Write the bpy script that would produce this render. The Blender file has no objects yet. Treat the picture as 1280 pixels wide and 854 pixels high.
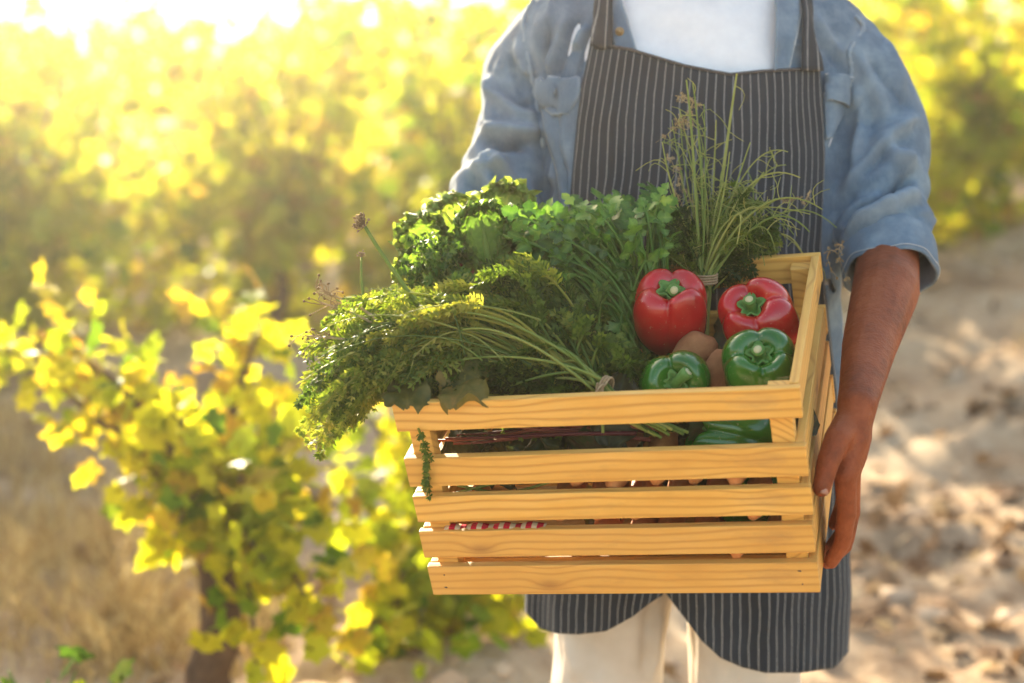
import bpy, bmesh, math, random
import numpy as np
from mathutils import Vector, Matrix, noise as mnoise
from mathutils.bvhtree import BVHTree

rnd = random.Random(7)
NR = np.random.RandomState(11)
sc = bpy.context.scene
COL = sc.collection
R = math.radians

# ------------------------------------------------------------------ camera
PITCH = R(12.0); CH = 1.45; FPX = 2062.2
cd = bpy.data.cameras.new('camera'); cam = bpy.data.objects.new('camera', cd); COL.objects.link(cam)
cam.location = (0, 0, CH); cam.rotation_euler = (R(90) - PITCH, 0, 0)
cd.lens = 58.0; cd.sensor_width = 36.0; cd.clip_start = 0.05; cd.clip_end = 800
cd.dof.use_dof = True; cd.dof.focus_distance = 1.82; cd.dof.aperture_fstop = 2.7; cd.dof.aperture_blades = 0
sc.camera = cam

# ------------------------------------------------------------------ sky and sun
SUN_EL, SUN_AZ = R(17.5), R(-18.5)          # azimuth measured from +Y, negative = to the left
w = bpy.data.worlds.new('World'); sc.world = w; w.use_nodes = True
nt = w.node_tree; bg = nt.nodes['Background']
sky = nt.nodes.new('ShaderNodeTexSky'); sky.sky_type = 'NISHITA'; sky.sun_disc = False
sky.sun_elevation = SUN_EL; sky.sun_rotation = SUN_AZ
sky.air_density = 1.0; sky.dust_density = 3.0; sky.ozone_density = 0.4
wm = nt.nodes.new('ShaderNodeMix'); wm.data_type = 'RGBA'; wm.blend_type = 'MULTIPLY'; wm.inputs[0].default_value = 1.0
nt.links.new(sky.outputs[0], wm.inputs[6]); wm.inputs[7].default_value = (1.0, .92, .82, 1)      # warm hazy evening air
nt.links.new(wm.outputs[2], bg.inputs[0]); bg.inputs[1].default_value = 0.15
sd = bpy.data.lights.new('sun', 'SUN'); sun = bpy.data.objects.new('sun', sd); COL.objects.link(sun)
sd.energy = 5.0; sd.angle = R(0.53); sd.color = (1.0, 0.86, 0.64)
sdir = Vector((math.sin(SUN_AZ) * math.cos(SUN_EL), math.cos(SUN_AZ) * math.cos(SUN_EL), math.sin(SUN_EL)))
sun.rotation_euler = sdir.to_track_quat('Z', 'Y').to_euler(); sun.location = sdir * 60

# ------------------------------------------------------------------ exposure and render
vs = sc.view_settings; vs.view_transform = 'Standard'; vs.look = 'None'; vs.gamma = 1.0
vs.use_curve_mapping = False; vs.exposure = 2.08
sc.render.engine = 'CYCLES'
cy = sc.cycles; cy.use_denoising = True; cy.max_bounces = 7; cy.diffuse_bounces = 4; cy.glossy_bounces = 3
cy.transmission_bounces = 5; cy.transparent_max_bounces = 6; cy.volume_bounces = 0

# ================================================================== helpers
CO, SI = math.cos(PITCH), math.sin(PITCH)
def W(px, py, dep):
    """point seen at (px, py) of the 1280x854 photograph at the given distance along the optical axis"""
    x = (px - 640) / FPX * dep; v = (427 - py) / FPX * dep
    return np.array([x, dep * CO + v * SI, CH - dep * SI + v * CO])
def PX(P):
    P = np.atleast_2d(P); q = P - np.array([0, 0, CH])
    dep = q[:, 1] * CO - q[:, 2] * SI; up = q[:, 1] * SI + q[:, 2] * CO
    return np.stack([640 + FPX * q[:, 0] / dep, 427 - FPX * up / dep, dep], 1)

CR = np.array([[0.9589, 0.2274, -0.1695], [-0.2627, 0.9375, -0.2284], [0.1070, 0.2635, 0.9587]])
CT = np.array([0.0768, 1.6408, 1.0438])
def CL(x, y, z):                              # crate space (origin: middle of the front top edge) to world
    return CR @ np.array([x, y, z]) + CT
CW, CD, CHT = 0.43, 0.33, 0.245

def nrm(v):
    v = np.asarray(v, float); n = np.linalg.norm(v)
    return v / n if n > 1e-12 else v

class MB:
    def __init__(s): s.v = []; s.n = 0; s.f = {3: [], 4: []}; s.t = []; s.uv = None
    def add(s, V, F, tint=0.5):
        V = np.asarray(V, float).reshape(-1, 3); 
        if len(V) == 0: return
        s.v.append(V)
        t = np.asarray(tint, float); s.t.append(np.full(len(V), float(t)) if t.ndim == 0 else t)
        if isinstance(F, np.ndarray): s.f[F.shape[1]].append(F + s.n)
        else:
            for k in (3, 4):
                q = [f for f in F if len(f) == k]
                if q: s.f[k].append(np.array(q, int) + s.n)
        s.n += len(V)
    def tube(s, path, rad, k=6, tint=0.5, cap=True):
        P = np.asarray(path, float); n = len(P); rad = np.broadcast_to(np.asarray(rad, float), (n,))
        T = np.gradient(P, axis=0); T /= np.maximum(np.linalg.norm(T, axis=1, keepdims=True), 1e-9)
        a = np.array([0, 0, 1.0]) if abs(T[0][2]) < .9 else np.array([1.0, 0, 0])
        N = nrm(np.cross(T[0], a)); V = []
        th = np.arange(k) * 2 * np.pi / k
        for i in range(n):
            N = nrm(N - T[i] * np.dot(N, T[i])); B = np.cross(T[i], N)
            V.append(P[i] + rad[i] * (np.outer(np.cos(th), N) + np.outer(np.sin(th), B)))
        V = np.concatenate(V); F = []
        for i in range(n - 1):
            for j in range(k):
                F.append((i * k + j, i * k + (j + 1) % k, (i + 1) * k + (j + 1) % k, (i + 1) * k + j))
        if cap:
            V = np.concatenate([V, P[:1], P[-1:]]); c0 = n * k
            for j in range(k):
                F.append((c0, (j + 1) % k, j)); F.append((c0 + 1, (n - 1) * k + j, (n - 1) * k + (j + 1) % k))
        s.add(V, F, tint)
    def grid(s, G, tint=0.5, wrap=False):
        G = np.asarray(G, float); a, b = G.shape[:2]
        i, j = np.meshgrid(np.arange(a - 1), np.arange(b if wrap else b - 1), indexing='ij')
        j2 = (j + 1) % b
        F = np.stack([i * b + j, i * b + j2, (i + 1) * b + j2, (i + 1) * b + j], -1).reshape(-1, 4)
        s.add(G.reshape(-1, 3), F, tint)
    def ball(s, c, r, k=10, m=6, tint=.5, jit=0):
        c = np.asarray(c, float); r = np.broadcast_to(np.asarray(r, float), (3,))
        V = [c + r * [0, 0, 1]]
        for i in range(1, m):
            a = math.pi * i / m
            for j in range(k):
                b = 2 * math.pi * j / k
                q = 1 + jit * (rnd.random() - .5)
                V.append(c + q * r * np.array([math.sin(a) * math.cos(b), math.sin(a) * math.sin(b), math.cos(a)]))
        V.append(c - r * [0, 0, 1]); F = []
        for j in range(k):
            F.append((0, 1 + j, 1 + (j + 1) % k))
            for i in range(m - 2):
                F.append((1 + i * k + j, 1 + (i + 1) * k + j, 1 + (i + 1) * k + (j + 1) % k, 1 + i * k + (j + 1) % k))
            F.append((len(V) - 1, 1 + (m - 2) * k + (j + 1) % k, 1 + (m - 2) * k + j))
        s.add(V, F, tint)
    def capsule(s, p0, r0, p1, r1, k=14, m=5):
        p0 = np.asarray(p0, float); p1 = np.asarray(p1, float); d = p1 - p0; L = np.linalg.norm(d); T = d / max(L, 1e-9)
        P = []; Q = []
        for i in range(m + 1):
            a = math.pi / 2 * (1 - i / m); P.append(p0 - T * r0 * math.sin(a)); Q.append(max(r0 * math.cos(a), 1e-5))
        for i in range(1, 4): P.append(p0 + d * i / 4); Q.append(r0 + (r1 - r0) * i / 4)
        for i in range(m + 1):
            a = math.pi / 2 * i / m; P.append(p1 + T * r1 * math.sin(a)); Q.append(max(r1 * math.cos(a), 1e-5))
        s.tube2(P, Q, T, k)
    def tube2(s, P, Q, T, k):
        a = np.array([0, 0, 1.0]) if abs(T[2]) < .9 else np.array([1.0, 0, 0])
        N = nrm(np.cross(T, a)); B = np.cross(T, N); th = np.arange(k) * 2 * np.pi / k
        C = np.outer(np.cos(th), N) + np.outer(np.sin(th), B)
        V = np.concatenate([p + q * C for p, q in zip(P, Q)]); n = len(P); F = []
        for i in range(n - 1):
            for j in range(k): F.append((i * k + j, i * k + (j + 1) % k, (i + 1) * k + (j + 1) % k, (i + 1) * k + j))
        F4 = F; V = np.concatenate([V, [P[0]], [P[-1]]]); F3 = []
        for j in range(k): F3.append((n * k, (j + 1) % k, j)); F3.append((n * k + 1, (n - 1) * k + j, (n - 1) * k + (j + 1) % k))
        s.add(V, F4 + F3)
    def data(s, name, smooth=True):
        V = np.concatenate(s.v); F3 = np.concatenate(s.f[3]) if s.f[3] else np.zeros((0, 3), int)
        F4 = np.concatenate(s.f[4]) if s.f[4] else np.zeros((0, 4), int)
        me = bpy.data.meshes.new(name)
        me.vertices.add(len(V)); me.vertices.foreach_set('co', V.astype(np.float32).ravel())
        nl = F3.size + F4.size; me.loops.add(nl)
        me.loops.foreach_set('vertex_index', np.concatenate([F3.ravel(), F4.ravel()]).astype(np.int32))
        npoly = len(F3) + len(F4); me.polygons.add(npoly)
        st = np.concatenate([np.arange(len(F3)) * 3, F3.size + np.arange(len(F4)) * 4]).astype(np.int32)
        me.polygons.foreach_set('loop_start', st)
        me.polygons.foreach_set('use_smooth', np.full(npoly, smooth))
        me.update(calc_edges=True); me.validate()
        at = me.attributes.new('tint', 'FLOAT', 'POINT')
        T = np.concatenate(s.t).astype(np.float32)
        if len(at.data) == len(T): at.data.foreach_set('value', T)
        if s.uv is not None:
            uvl = me.uv_layers.new(name='UVMap'); li = np.zeros(len(me.loops), np.int32); me.loops.foreach_get('vertex_index', li)
            uvl.data.foreach_set('uv', s.uv[li].astype(np.float32).ravel())
        return me
    def build(s, name, mat, parent=None, smooth=True, solid=0):
        o = link(name, s.data(name, smooth), mat, parent)
        if solid:
            m = o.modifiers.new('thickness', 'SOLIDIFY'); m.thickness = solid; m.offset = -1
        return o

def link(name, me, mat=None, parent=None):
    o = bpy.data.objects.new(name, me); COL.objects.link(o)
    if mat is not None and not me.materials: me.materials.append(mat)
    if parent is not None: o.parent = parent; 
    return o
def tag(o, label, cat, group=None, kind=None):
    o['label'] = label; o['category'] = cat
    if group: o['group'] = group
    if kind: o['kind'] = kind
    return o
def empty(name, loc=(0, 0, 0)):
    o = bpy.data.objects.new(name, None); o.location = loc; o.empty_display_size = .1; COL.objects.link(o); return o
def child(o, parent):
    """parent while keeping the world position of a mesh written in world coordinates"""
    o.parent = parent; o.matrix_parent_inverse = PW(parent).inverted(); return o
def PW(p):
    m = Matrix.LocRotScale(p.location, p.rotation_euler, p.scale)
    return (PW(p.parent) @ p.matrix_parent_inverse @ m) if p.parent else m
def bez(p0, p1, p2, p3, n):
    t = np.linspace(0, 1, n)[:, None]
    return (1 - t) ** 3 * p0 + 3 * t * (1 - t) ** 2 * p1 + 3 * t * t * (1 - t) * p2 + t ** 3 * p3
def crom(pts, n):
    """smooth curve through points"""
    P = np.asarray(pts, float); m = len(P); t = np.linspace(0, m - 1, n); out = []
    for x in t:
        i = min(int(x), m - 2); u = x - i
        a, b, c, d = P[max(i - 1, 0)], P[i], P[i + 1], P[min(i + 2, m - 1)]
        out.append(.5 * ((2 * b) + (c - a) * u + (2 * a - 5 * b + 4 * c - d) * u * u + (3 * b - a - 3 * c + d) * u ** 3))
    return np.array(out)
def rv(s=1.0): return np.array([rnd.uniform(-s, s) for _ in range(3)])
def fbm(P, sc_=1.0, oc=3, off=0.0):
    out = np.zeros(len(P))
    for i, p in enumerate(P): out[i] = mnoise.fractal(Vector((p[0] * sc_ + off, p[1] * sc_ - off, p[2] * sc_ + off)), .6, 2.0, oc)
    return out

# ================================================================== materials
class N:
    def __init__(s, name):
        s.m = bpy.data.materials.new(name); s.m.use_nodes = True; s.t = s.m.node_tree; s.t.nodes.clear()
        s.out = s.n('OutputMaterial')
    def n(s, typ, **kw):
        x = s.t.nodes.new('ShaderNode' + typ)
        for k, v in kw.items(): setattr(x, k, v)
        return x
    def put(s, sock, v):
        if isinstance(v, bpy.types.NodeSocket): s.t.links.new(v, sock)
        elif v is not None: sock.default_value = v
    def math(s, op, a, b=None, c=None, clamp=False):
        x = s.n('Math', operation=op); x.use_clamp = clamp
        for i, v in enumerate((a, b, c)):
            if v is not None: s.put(x.inputs[i], v)
        return x.outputs[0]
    def noise(s, vec, scale, detail=3, rough=.55, dist=0):
        x = s.n('TexNoise'); s.put(x.inputs['Vector'], vec); x.inputs['Scale'].default_value = scale
        x.inputs['Detail'].default_value = detail; x.inputs['Roughness'].default_value = rough; x.inputs['Distortion'].default_value = dist
        return x.outputs[0]
    def ramp(s, fac, stops):
        x = s.n('ValToRGB'); s.put(x.inputs[0], fac); e = x.color_ramp.elements
        while len(e) < len(stops): e.new(.5)
        for q, (p, c) in zip(e, stops): q.position = p; q.color = tuple(c) + (1,) if len(c) == 3 else c
        return x.outputs[0]
    def mix(s, fac, a, b, mode='MIX'):
        x = s.n('Mix', data_type='RGBA', blend_type=mode); s.put(x.inputs[0], fac)
        for i, v in ((6, a), (7, b)):
            if isinstance(v, tuple) and len(v) == 3: v = v + (1,)
            s.put(x.inputs[i], v)
        return x.outputs[2]
    def obj(s): return s.n('TexCoord').outputs['Object']
    def geo(s): return s.n('NewGeometry').outputs['Position']
    def mapv(s, vec, sc_=(1, 1, 1), loc=(0, 0, 0)):
        x = s.n('Mapping'); s.put(x.inputs[0], vec); x.inputs['Scale'].default_value = sc_; s.put(x.inputs['Location'], loc); return x.outputs[0]
    def rand(s): return s.n('ObjectInfo').outputs['Random']
    def bump(s, h, strength=.3, dist=.01):
        x = s.n('Bump'); x.inputs['Strength'].default_value = strength; x.inputs['Distance'].default_value = dist; s.put(x.inputs['Height'], h); return x.outputs[0]
    def pbr(s, col, rough=.6, spec=.4, bump=None, sub=0, subr=(.01, .004, .002), coat=0, sheen=0, trans=None, tcol=None):
        b = s.n('BsdfPrincipled')
        if isinstance(col, tuple) and len(col) == 3: col = col + (1,)
        s.put(b.inputs['Base Color'], col); s.put(b.inputs['Roughness'], rough); s.put(b.inputs['Specular IOR Level'], spec)
        if bump is not None: s.put(b.inputs['Normal'], bump)
        if sub:
            b.inputs['Subsurface Weight'].default_value = sub; b.inputs['Subsurface Radius'].default_value = (1, .35, .2); b.inputs['Subsurface Scale'].default_value = .008
        if coat: b.inputs['Coat Weight'].default_value = coat; b.inputs['Coat Roughness'].default_value = .12
        if sheen: b.inputs['Sheen Weight'].default_value = sheen; b.inputs['Sheen Roughness'].default_value = .5
        res = b.outputs[0]
        if trans:
            t = s.n('BsdfTranslucent'); s.put(t.inputs[0], tcol if tcol is not None else col)
            if bump is not None: s.put(t.inputs['Normal'], bump)
            x = s.n('MixShader'); x.inputs[0].default_value = trans; s.t.links.new(res, x.inputs[1]); s.t.links.new(t.outputs[0], x.inputs[2]); res = x.outputs[0]
        s.t.links.new(res, s.out.inputs[0]); return s.m
    def attr(s, name='tint'): return s.n('Attribute', attribute_name=name).outputs['Fac']

def leaf_mat(name, stops, trans=.45, rough=.5, spec=.35, bscale=160, tboost=(1.25, 1.2, .55), objrand=True):
    g = N(name); t = g.attr()
    if objrand: t = g.math('ADD', t, g.math('MULTIPLY_ADD', g.rand(), .3, -.15))
    nz = g.noise(g.geo(), 30, 3); t = g.math('ADD', t, g.math('MULTIPLY_ADD', nz, .3, -.15), clamp=True)
    c = g.ramp(t, stops); tc = g.mix(1.0, c, tboost, 'MULTIPLY')
    return g.pbr(c, rough, spec, g.bump(g.noise(g.geo(), bscale, 2), .25, .003), trans=trans, tcol=tc)

def wood_mat():
    g = N('pine wood'); o = g.obj(); rr = g.rand()
    sp = g.n('SeparateXYZ'); g.put(sp.inputs[0], o); x, y, z = sp.outputs
    off = g.math('MULTIPLY', rr, 37.0)
    low = g.n('CombineXYZ'); g.put(low.inputs[0], g.math('MULTIPLY_ADD', x, 4.0, off)); g.put(low.inputs[1], g.math('MULTIPLY', y, 12)); g.put(low.inputs[2], g.math('MULTIPLY_ADD', z, 10.0, off))
    warp = g.noise(low.outputs[0], 1.0, 2, .5)
    # one knot somewhere on each slat
    has = g.math('GREATER_THAN', g.math('FRACT', g.math('MULTIPLY', rr, 13.7)), .62)
    xk = g.math('MULTIPLY_ADD', g.math('FRACT', g.math('MULTIPLY', rr, 7.31)), .34, -.17)
    dx = g.math('DIVIDE', g.math('SUBTRACT', x, xk), .028)
    kn = g.math('EXPONENT', g.math('MULTIPLY', g.math('MULTIPLY', dx, dx), -1.0))
    dz = g.math('DIVIDE', g.math('ADD', z, .007), .011)
    kd = g.math('SQRT', g.math('ADD', g.math('MULTIPLY', g.math('MULTIPLY', dx, dx), 1.2), g.math('MULTIPLY', dz, dz)))
    kr = g.math('EXPONENT', g.math('MULTIPLY', g.math('MULTIPLY', kd, kd), -1.3))
    zz = g.math('ADD', g.math('MULTIPLY', z, 620), g.math('MULTIPLY', warp, 17.0))
    zz = g.math('ADD', zz, g.math('MULTIPLY', kn, g.math('MULTIPLY', z, 260)))
    zz = g.math('ADD', zz, g.math('MULTIPLY', y, 500))
    zz = g.math('ADD', zz, g.math('MULTIPLY', kr, g.math('MULTIPLY', has, 9.0)))
    wv = g.math('MULTIPLY_ADD', g.math('SINE', g.math('ADD', zz, off)), .5, .5)
    wv = g.math('POWER', wv, 3.2)
    fib = g.noise(g.mapv(o, (22, 700, 900)), 1.0, 3, .6)
    pat = g.noise(low.outputs[0], 2.5, 3, .6)
    c = g.ramp(pat, [(.25, (.70, .36, .068)), (.5, (.79, .445, .095)), (.75, (.84, .51, .14))])
    c = g.mix(g.math('MULTIPLY', wv, g.math('MULTIPLY_ADD', pat, .7, .2)), c, (.46, .19, .032))
    c = g.mix(g.math('MULTIPLY', fib, .22), c, (.45, .24, .08))
    c = g.mix(g.math('MULTIPLY', g.math('POWER', kr, 2.0), g.math('MULTIPLY', has, .75)), c, (.24, .10, .03))
    c = g.mix(g.math('MULTIPLY_ADD', g.math('FRACT', g.math('MULTIPLY', rr, 5.3)), .55, -.10, clamp=True), c, (.55, .27, .075))
    dirt = g.noise(g.mapv(o, (9, 40, 30)), 1.0, 4, .7); c = g.mix(g.math('MULTIPLY', g.math('SUBTRACT', dirt, .58, clamp=True), 2.2, clamp=True), c, (.33, .19, .085))
    h = g.math('MULTIPLY_ADD', wv, -.5, g.math('MULTIPLY', fib, .8))
    return g.pbr(c, g.math('MULTIPLY_ADD', fib, .25, .42), .35, g.bump(h, .22, .0012))

def denim_mat():
    g = N('washed denim'); o = g.obj()
    big = g.noise(o, 7, 4, .6); fade = g.noise(o, 26, 4, .65)
    st = g.noise(g.mapv(o, (420, 420, 60)), 1, 2, .6); tw = g.n('TexWave', wave_type='BANDS', bands_direction='DIAGONAL'); g.put(tw.inputs[0], o); tw.inputs['Scale'].default_value = 330; tw.inputs['Distortion'].default_value = 1.5
    t = g.math('ADD', g.math('MULTIPLY', big, .55), g.math('MULTIPLY', fade, .5))
    c = g.ramp(t, [(.33, (.045, .085, .145)), (.52, (.10, .165, .245)), (.68, (.24, .33, .41))])
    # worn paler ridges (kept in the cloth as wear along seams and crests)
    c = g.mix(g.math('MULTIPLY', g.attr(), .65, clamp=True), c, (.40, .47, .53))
    c = g.mix(g.math('MULTIPLY', st, .35), c, (.28, .36, .43))
    h = g.math('ADD', g.math('MULTIPLY', st, .5), g.math('MULTIPLY', tw.outputs[1], .5))
    h = g.math('ADD', h, g.math('MULTIPLY', fade, 3.0))
    return g.pbr(c, .85, .2, g.bump(h, .5, .0016), sheen=.06, trans=.10, tcol=c)

def apron_mat():
    g = N('pinstripe apron cloth'); uv = g.n('UVMap').outputs[0]; sp = g.n('SeparateXYZ'); g.put(sp.inputs[0], uv)
    u = g.math('ADD', sp.outputs[0], g.math('MULTIPLY_ADD', g.noise(uv, 14, 2), .005, -.0025)); u = g.math('ADD', u, g.math('MULTIPLY_ADD', g.noise(uv, 5, 2), .014, -.007))
    fr = g.math('ABSOLUTE', g.math('SUBTRACT', g.math('FRACT', g.math('DIVIDE', u, .0122)), .5))
    line = g.math('SUBTRACT', 1.0, g.math('DIVIDE', fr, .085), clamp=True); line = g.math('MULTIPLY', line, 1.7, clamp=True)
    worn = g.noise(g.mapv(uv, (500, 160, 1)), 1, 3, .7)
    line = g.math('MULTIPLY', line, g.math('MULTIPLY_ADD', worn, .9, .25, clamp=True))
    weave = g.noise(g.mapv(uv, (900, 900, 1)), 1, 2, .7); big = g.noise(uv, 9, 4, .6)
    c = g.ramp(g.math('ADD', g.math('MULTIPLY', big, .6), g.math('MULTIPLY', weave, .4)), [(.3, (.012, .016, .023)), (.55, (.024, .031, .041)), (.8, (.046, .053, .062))])
    c = g.mix(g.math('MULTIPLY', line, .8), c, (.40, .40, .39))
    return g.pbr(c, .85, .2, g.bump(g.math('ADD', g.math('MULTIPLY', weave, .6), g.math('MULTIPLY', line, .5)), .35, .001), sheen=.1)

def simple(name, a, b, scale=20, rough=.7, spec=.3, bstr=.2, bdist=.003, bs=None, **kw):
    g = N(name); o = g.geo(); f = g.noise(o, scale, 4, .6)
    c = g.ramp(f, [(.3, a), (.7, b)])
    return g.pbr(c, rough, spec, g.bump(g.noise(o, bs or scale * 4, 4, .6), bstr, bdist), **kw)

def skin_mat():
    g = N('tanned skin'); o = g.geo(); f = g.noise(o, 18, 4, .6); f2 = g.noise(o, 90, 3, .6)
    c = g.ramp(g.math('ADD', g.math('MULTIPLY', f, .7), g.math('MULTIPLY', f2, .3)), [(.32, (.15, .036, .012)), (.52, (.25, .062, .020)), (.72, (.34, .098, .036))])
    cr = g.n('TexVoronoi'); g.put(cr.inputs[0], o); cr.inputs['Scale'].default_value = 420
    h = g.math('ADD', g.math('MULTIPLY', cr.outputs[0], .5), g.math('MULTIPLY', g.noise(o, 140, 3), 1.2))
    return g.pbr(c, .55, .22, g.bump(h, .5, .0016), sub=.04)

def pepper_mat(name, a, b, c3):
    g = N(name); o = g.obj(); f = g.noise(o, 22, 3, .5)
    c = g.ramp(f, [(.3, a), (.55, b), (.8, c3)])
    c = g.mix(g.math('MULTIPLY', g.math('GREATER_THAN', g.noise(o, 260, 2), .69), .25), c, (.5, .4, .25)); c = g.mix(g.math('MULTIPLY', g.math('SUBTRACT', g.noise(o, 38, 4, .7), .60, clamp=True), 1.2, clamp=True), c, (.20, .13, .06))
    return g.pbr(c, g.math('MULTIPLY_ADD', g.noise(o, 45, 4, .7), .20, .10), .5, g.bump(g.math('ADD', g.noise(o, 50, 3), g.math('MULTIPLY', g.noise(o, 16, 2), 2.0)), .09, .004), coat=.25, sub=.05)

def ground_mat():
    g = N('dry sandy soil'); o = g.geo(); a = g.noise(o, .8, 5, .65); b = g.noise(o, 9, 5, .7); c1 = g.noise(o, 60, 4, .7)
    t = g.math('ADD', g.math('MULTIPLY', a, .55), g.math('ADD', g.math('MULTIPLY', b, .3), g.math('MULTIPLY', c1, .15)))
    c = g.ramp(t, [(.34, (.11, .06, .034)), (.44, (.28, .185, .11)), (.54, (.46, .345, .225)), (.70, (.58, .46, .32))])
    h = g.math('ADD', g.math('MULTIPLY', b, 1.0), g.math('MULTIPLY', c1, .4))
    return g.pbr(c, .95, .15, g.bump(h, .7, .03))

M = {}
M['wood'] = wood_mat(); M['denim'] = denim_mat(); M['apron'] = apron_mat(); M['skin'] = skin_mat(); M['ground'] = ground_mat()
M['tee'] = simple('white jersey', (.74, .73, .75), (.82, .81, .82), 40, .9, .1, .25, .002, 500)
M['trouser'] = simple('cream cotton twill', (.50, .43, .345), (.72, .66, .57), 6, .85, .2, .3, .002, 420)
M['button'] = simple('brass button', (.30, .19, .08), (.42, .28, .13), 300, .35, .5)
M['thread'] = simple('pale stitching', (.50, .55, .58), (.66, .68, .68), 300, .9, .1)
M['othread'] = simple('apron hem stitching', (.06, .06, .065), (.11, .10, .10), 300, .9, .1)
M['hair'] = simple('dark hair', (.03, .02, .012), (.06, .04, .025), 80, .5, .4, .6, .004, 300)
M['armhair'] = simple('brown arm hair', (.07, .03, .012), (.13, .06, .025), 80, .6, .15, trans=.2)
M['shoe'] = simple('worn brown leather', (.10, .055, .03), (.17, .10, .055), 30, .55, .4)
M['nail'] = simple('fingernail', (.34, .15, .09), (.42, .20, .13), 200, .3, .5)
M['iron'] = simple('dark nail head', (.05, .04, .035), (.1, .08, .06), 300, .6, .4)
M['red'] = pepper_mat('red pepper skin', (.32, .004, .006), (.46, .007, .009), (.56, .014, .012))
M['green'] = pepper_mat('green pepper skin', (.014, .080, .006), (.028, .130, .009), (.06, .19, .014))
M['pstem'] = simple('pepper stem', (.06, .16, .025), (.13, .26, .06), 90, .55, .3)
M['pstemcut'] = simple('cut pepper stem end', (.42, .40, .22), (.52, .48, .28), 200, .8, .2)
M['potato'] = simple('earthy potato skin', (.26, .095, .035), (.38, .16, .065), 60, .8, .25, .4, .003, 200)
M['carrot'] = simple('earthy carrot skin', (.60, .20, .055), (.74, .31, .10), 50, .6, .3, .35, .003, 160)
M['frond'] = leaf_mat('carrot top fronds', [(.1, (.035, .07, .012)), (.4, (.095, .165, .026)), (.65, (.19, .26, .038)), (.9, (.36, .36, .07))], .56)
M['stem'] = leaf_mat('green stalk', [(.1, (.06, .11, .02)), (.5, (.17, .24, .04)), (.9, (.36, .36, .09))], .25, .45)
M['redstem'] = leaf_mat('dark red beet stalk', [(.1, (.09, .012, .016)), (.6, (.20, .03, .03)), (.9, (.26, .07, .04))], .15, .4)
M['dry'] = leaf_mat('dry brown sprig', [(.1, (.12, .07, .03)), (.5, (.26, .18, .09)), (.9, (.42, .33, .2))], .25, .8)
M['kale'] = leaf_mat('curly kale', [(.1, (.045, .10, .02)), (.45, (.10, .20, .035)), (.75, (.20, .33, .055)), (.95, (.36, .46, .11))], .5, .5)
M['parsley'] = leaf_mat('curly parsley', [(.1, (.04, .09, .015)), (.5, (.09, .19, .025)), (.9, (.22, .34, .05))], .5, .5)
M['celery'] = leaf_mat('celery leaf', [(.1, (.035, .10, .014)), (.45, (.075, .19, .024)), (.75, (.15, .30, .042)), (.95, (.26, .40, .08))], .42, .38, .5)
M['vine'] = leaf_mat('vine leaf', [(.05, (.05, .11, .015)), (.3, (.14, .26, .018)), (.48, (.36, .43, .02)), (.80, (.59, .545, .024)), (.99, (.46, .28, .04))], .68, .5, .25, 60, (1.08, 1.06, .5))
M['olive'] = leaf_mat('olive brown leaf', [(.1, (.06, .075, .015)), (.5, (.16, .14, .03)), (.9, (.26, .17, .05))], .4, .5)
M['bark'] = simple('vine bark', (.06, .035, .022), (.17, .105, .065), 30, .9, .15, .9, .012, 60)
M['stone'] = simple('pale stones and clods', (.30, .20, .125), (.58, .46, .33), 2.5, .95, .15, .5, .01, 40)
M['litter'] = leaf_mat('fallen dry leaf', [(.1, (.15, .085, .045)), (.5, (.36, .23, .125)), (.9, (.56, .43, .27))], .25, .8, .15, 60, (1, 1, .9), False)
M['straw'] = leaf_mat('dry straw grass', [(.1, (.30, .19, .07)), (.5, (.48, .34, .14)), (.9, (.62, .5, .26))], .35, .8, .15, 60, (1, 1, .9), False)
M['twine'] = simple('jute twine', (.30, .19, .10), (.46, .33, .19), 300, .9, .1)
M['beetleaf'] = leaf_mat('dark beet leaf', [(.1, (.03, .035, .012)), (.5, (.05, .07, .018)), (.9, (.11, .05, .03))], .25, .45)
def check_mat():
    g = N('red and white check'); o = g.obj(); sp = g.n('SeparateXYZ'); g.put(sp.inputs[0], o)
    f = g.math('GREATER_THAN', g.math('FRACT', g.math('DIVIDE', sp.outputs[0], .0125)), .45)
    return g.pbr(g.mix(f, (.55, .42, .25), (.45, .015, .03)), .9, .1)
M['check'] = check_mat()

# ================================================================== setting: ground
def ground_h(x, y):
    x = np.asarray(x, float); y = np.asarray(y, float)
    h = .035 * np.sin(x * 1.7 + .6 * y) + .03 * np.sin(y * 2.3 - x * .8 + 1) + .02 * np.sin(x * 4.1 - y * 3.3)
    h = h + .16 * np.clip(x - 1.3, 0, 3) * np.clip((y - 3) / 4, 0, 1)
    return h * np.clip(1.4 - np.hypot(x, y) / 60, .2, 1)
def axis(a, b, c, d, n, far):
    core = np.linspace(b, c, n)
    lo = a + (b - a) * (1 - np.linspace(1, 0, far) ** 2.5)[:-1]; hi = d + (c - d) * (1 - np.linspace(0, 1, far) ** 2.5)[1:]
    lo = b - (b - a) * np.linspace(1, 0, far)[:-1] ** 2.5; hi = c + (d - c) * np.linspace(0, 1, far)[1:] ** 2.5
    return np.concatenate([lo, core, hi])
gx = axis(-130, -5, 6, 130, 200, 22); gy = axis(-60, 1.0, 13.5, 180, 220, 26)
GX, GY = np.meshgrid(gx, gy, indexing='xy')
GZ = ground_h(GX, GY)
fl = np.stack([GX.ravel(), GY.ravel(), np.zeros(GX.size)], 1); near = (np.abs(fl[:, 0]) < 5.5) & (fl[:, 1] > .8) & (fl[:, 1] < 13.6)
nz = np.zeros(len(fl)); nz[near] = fbm(fl[near], 6, 4) * .042 + fbm(fl[near], 1.5, 2, 5) * .05
GZ = GZ + nz.reshape(GZ.shape)
mb = MB(); mb.grid(np.stack([GX, GY, GZ], -1))
gr = mb.build('ground', M['ground']); gr['kind'] = 'structure'

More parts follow.
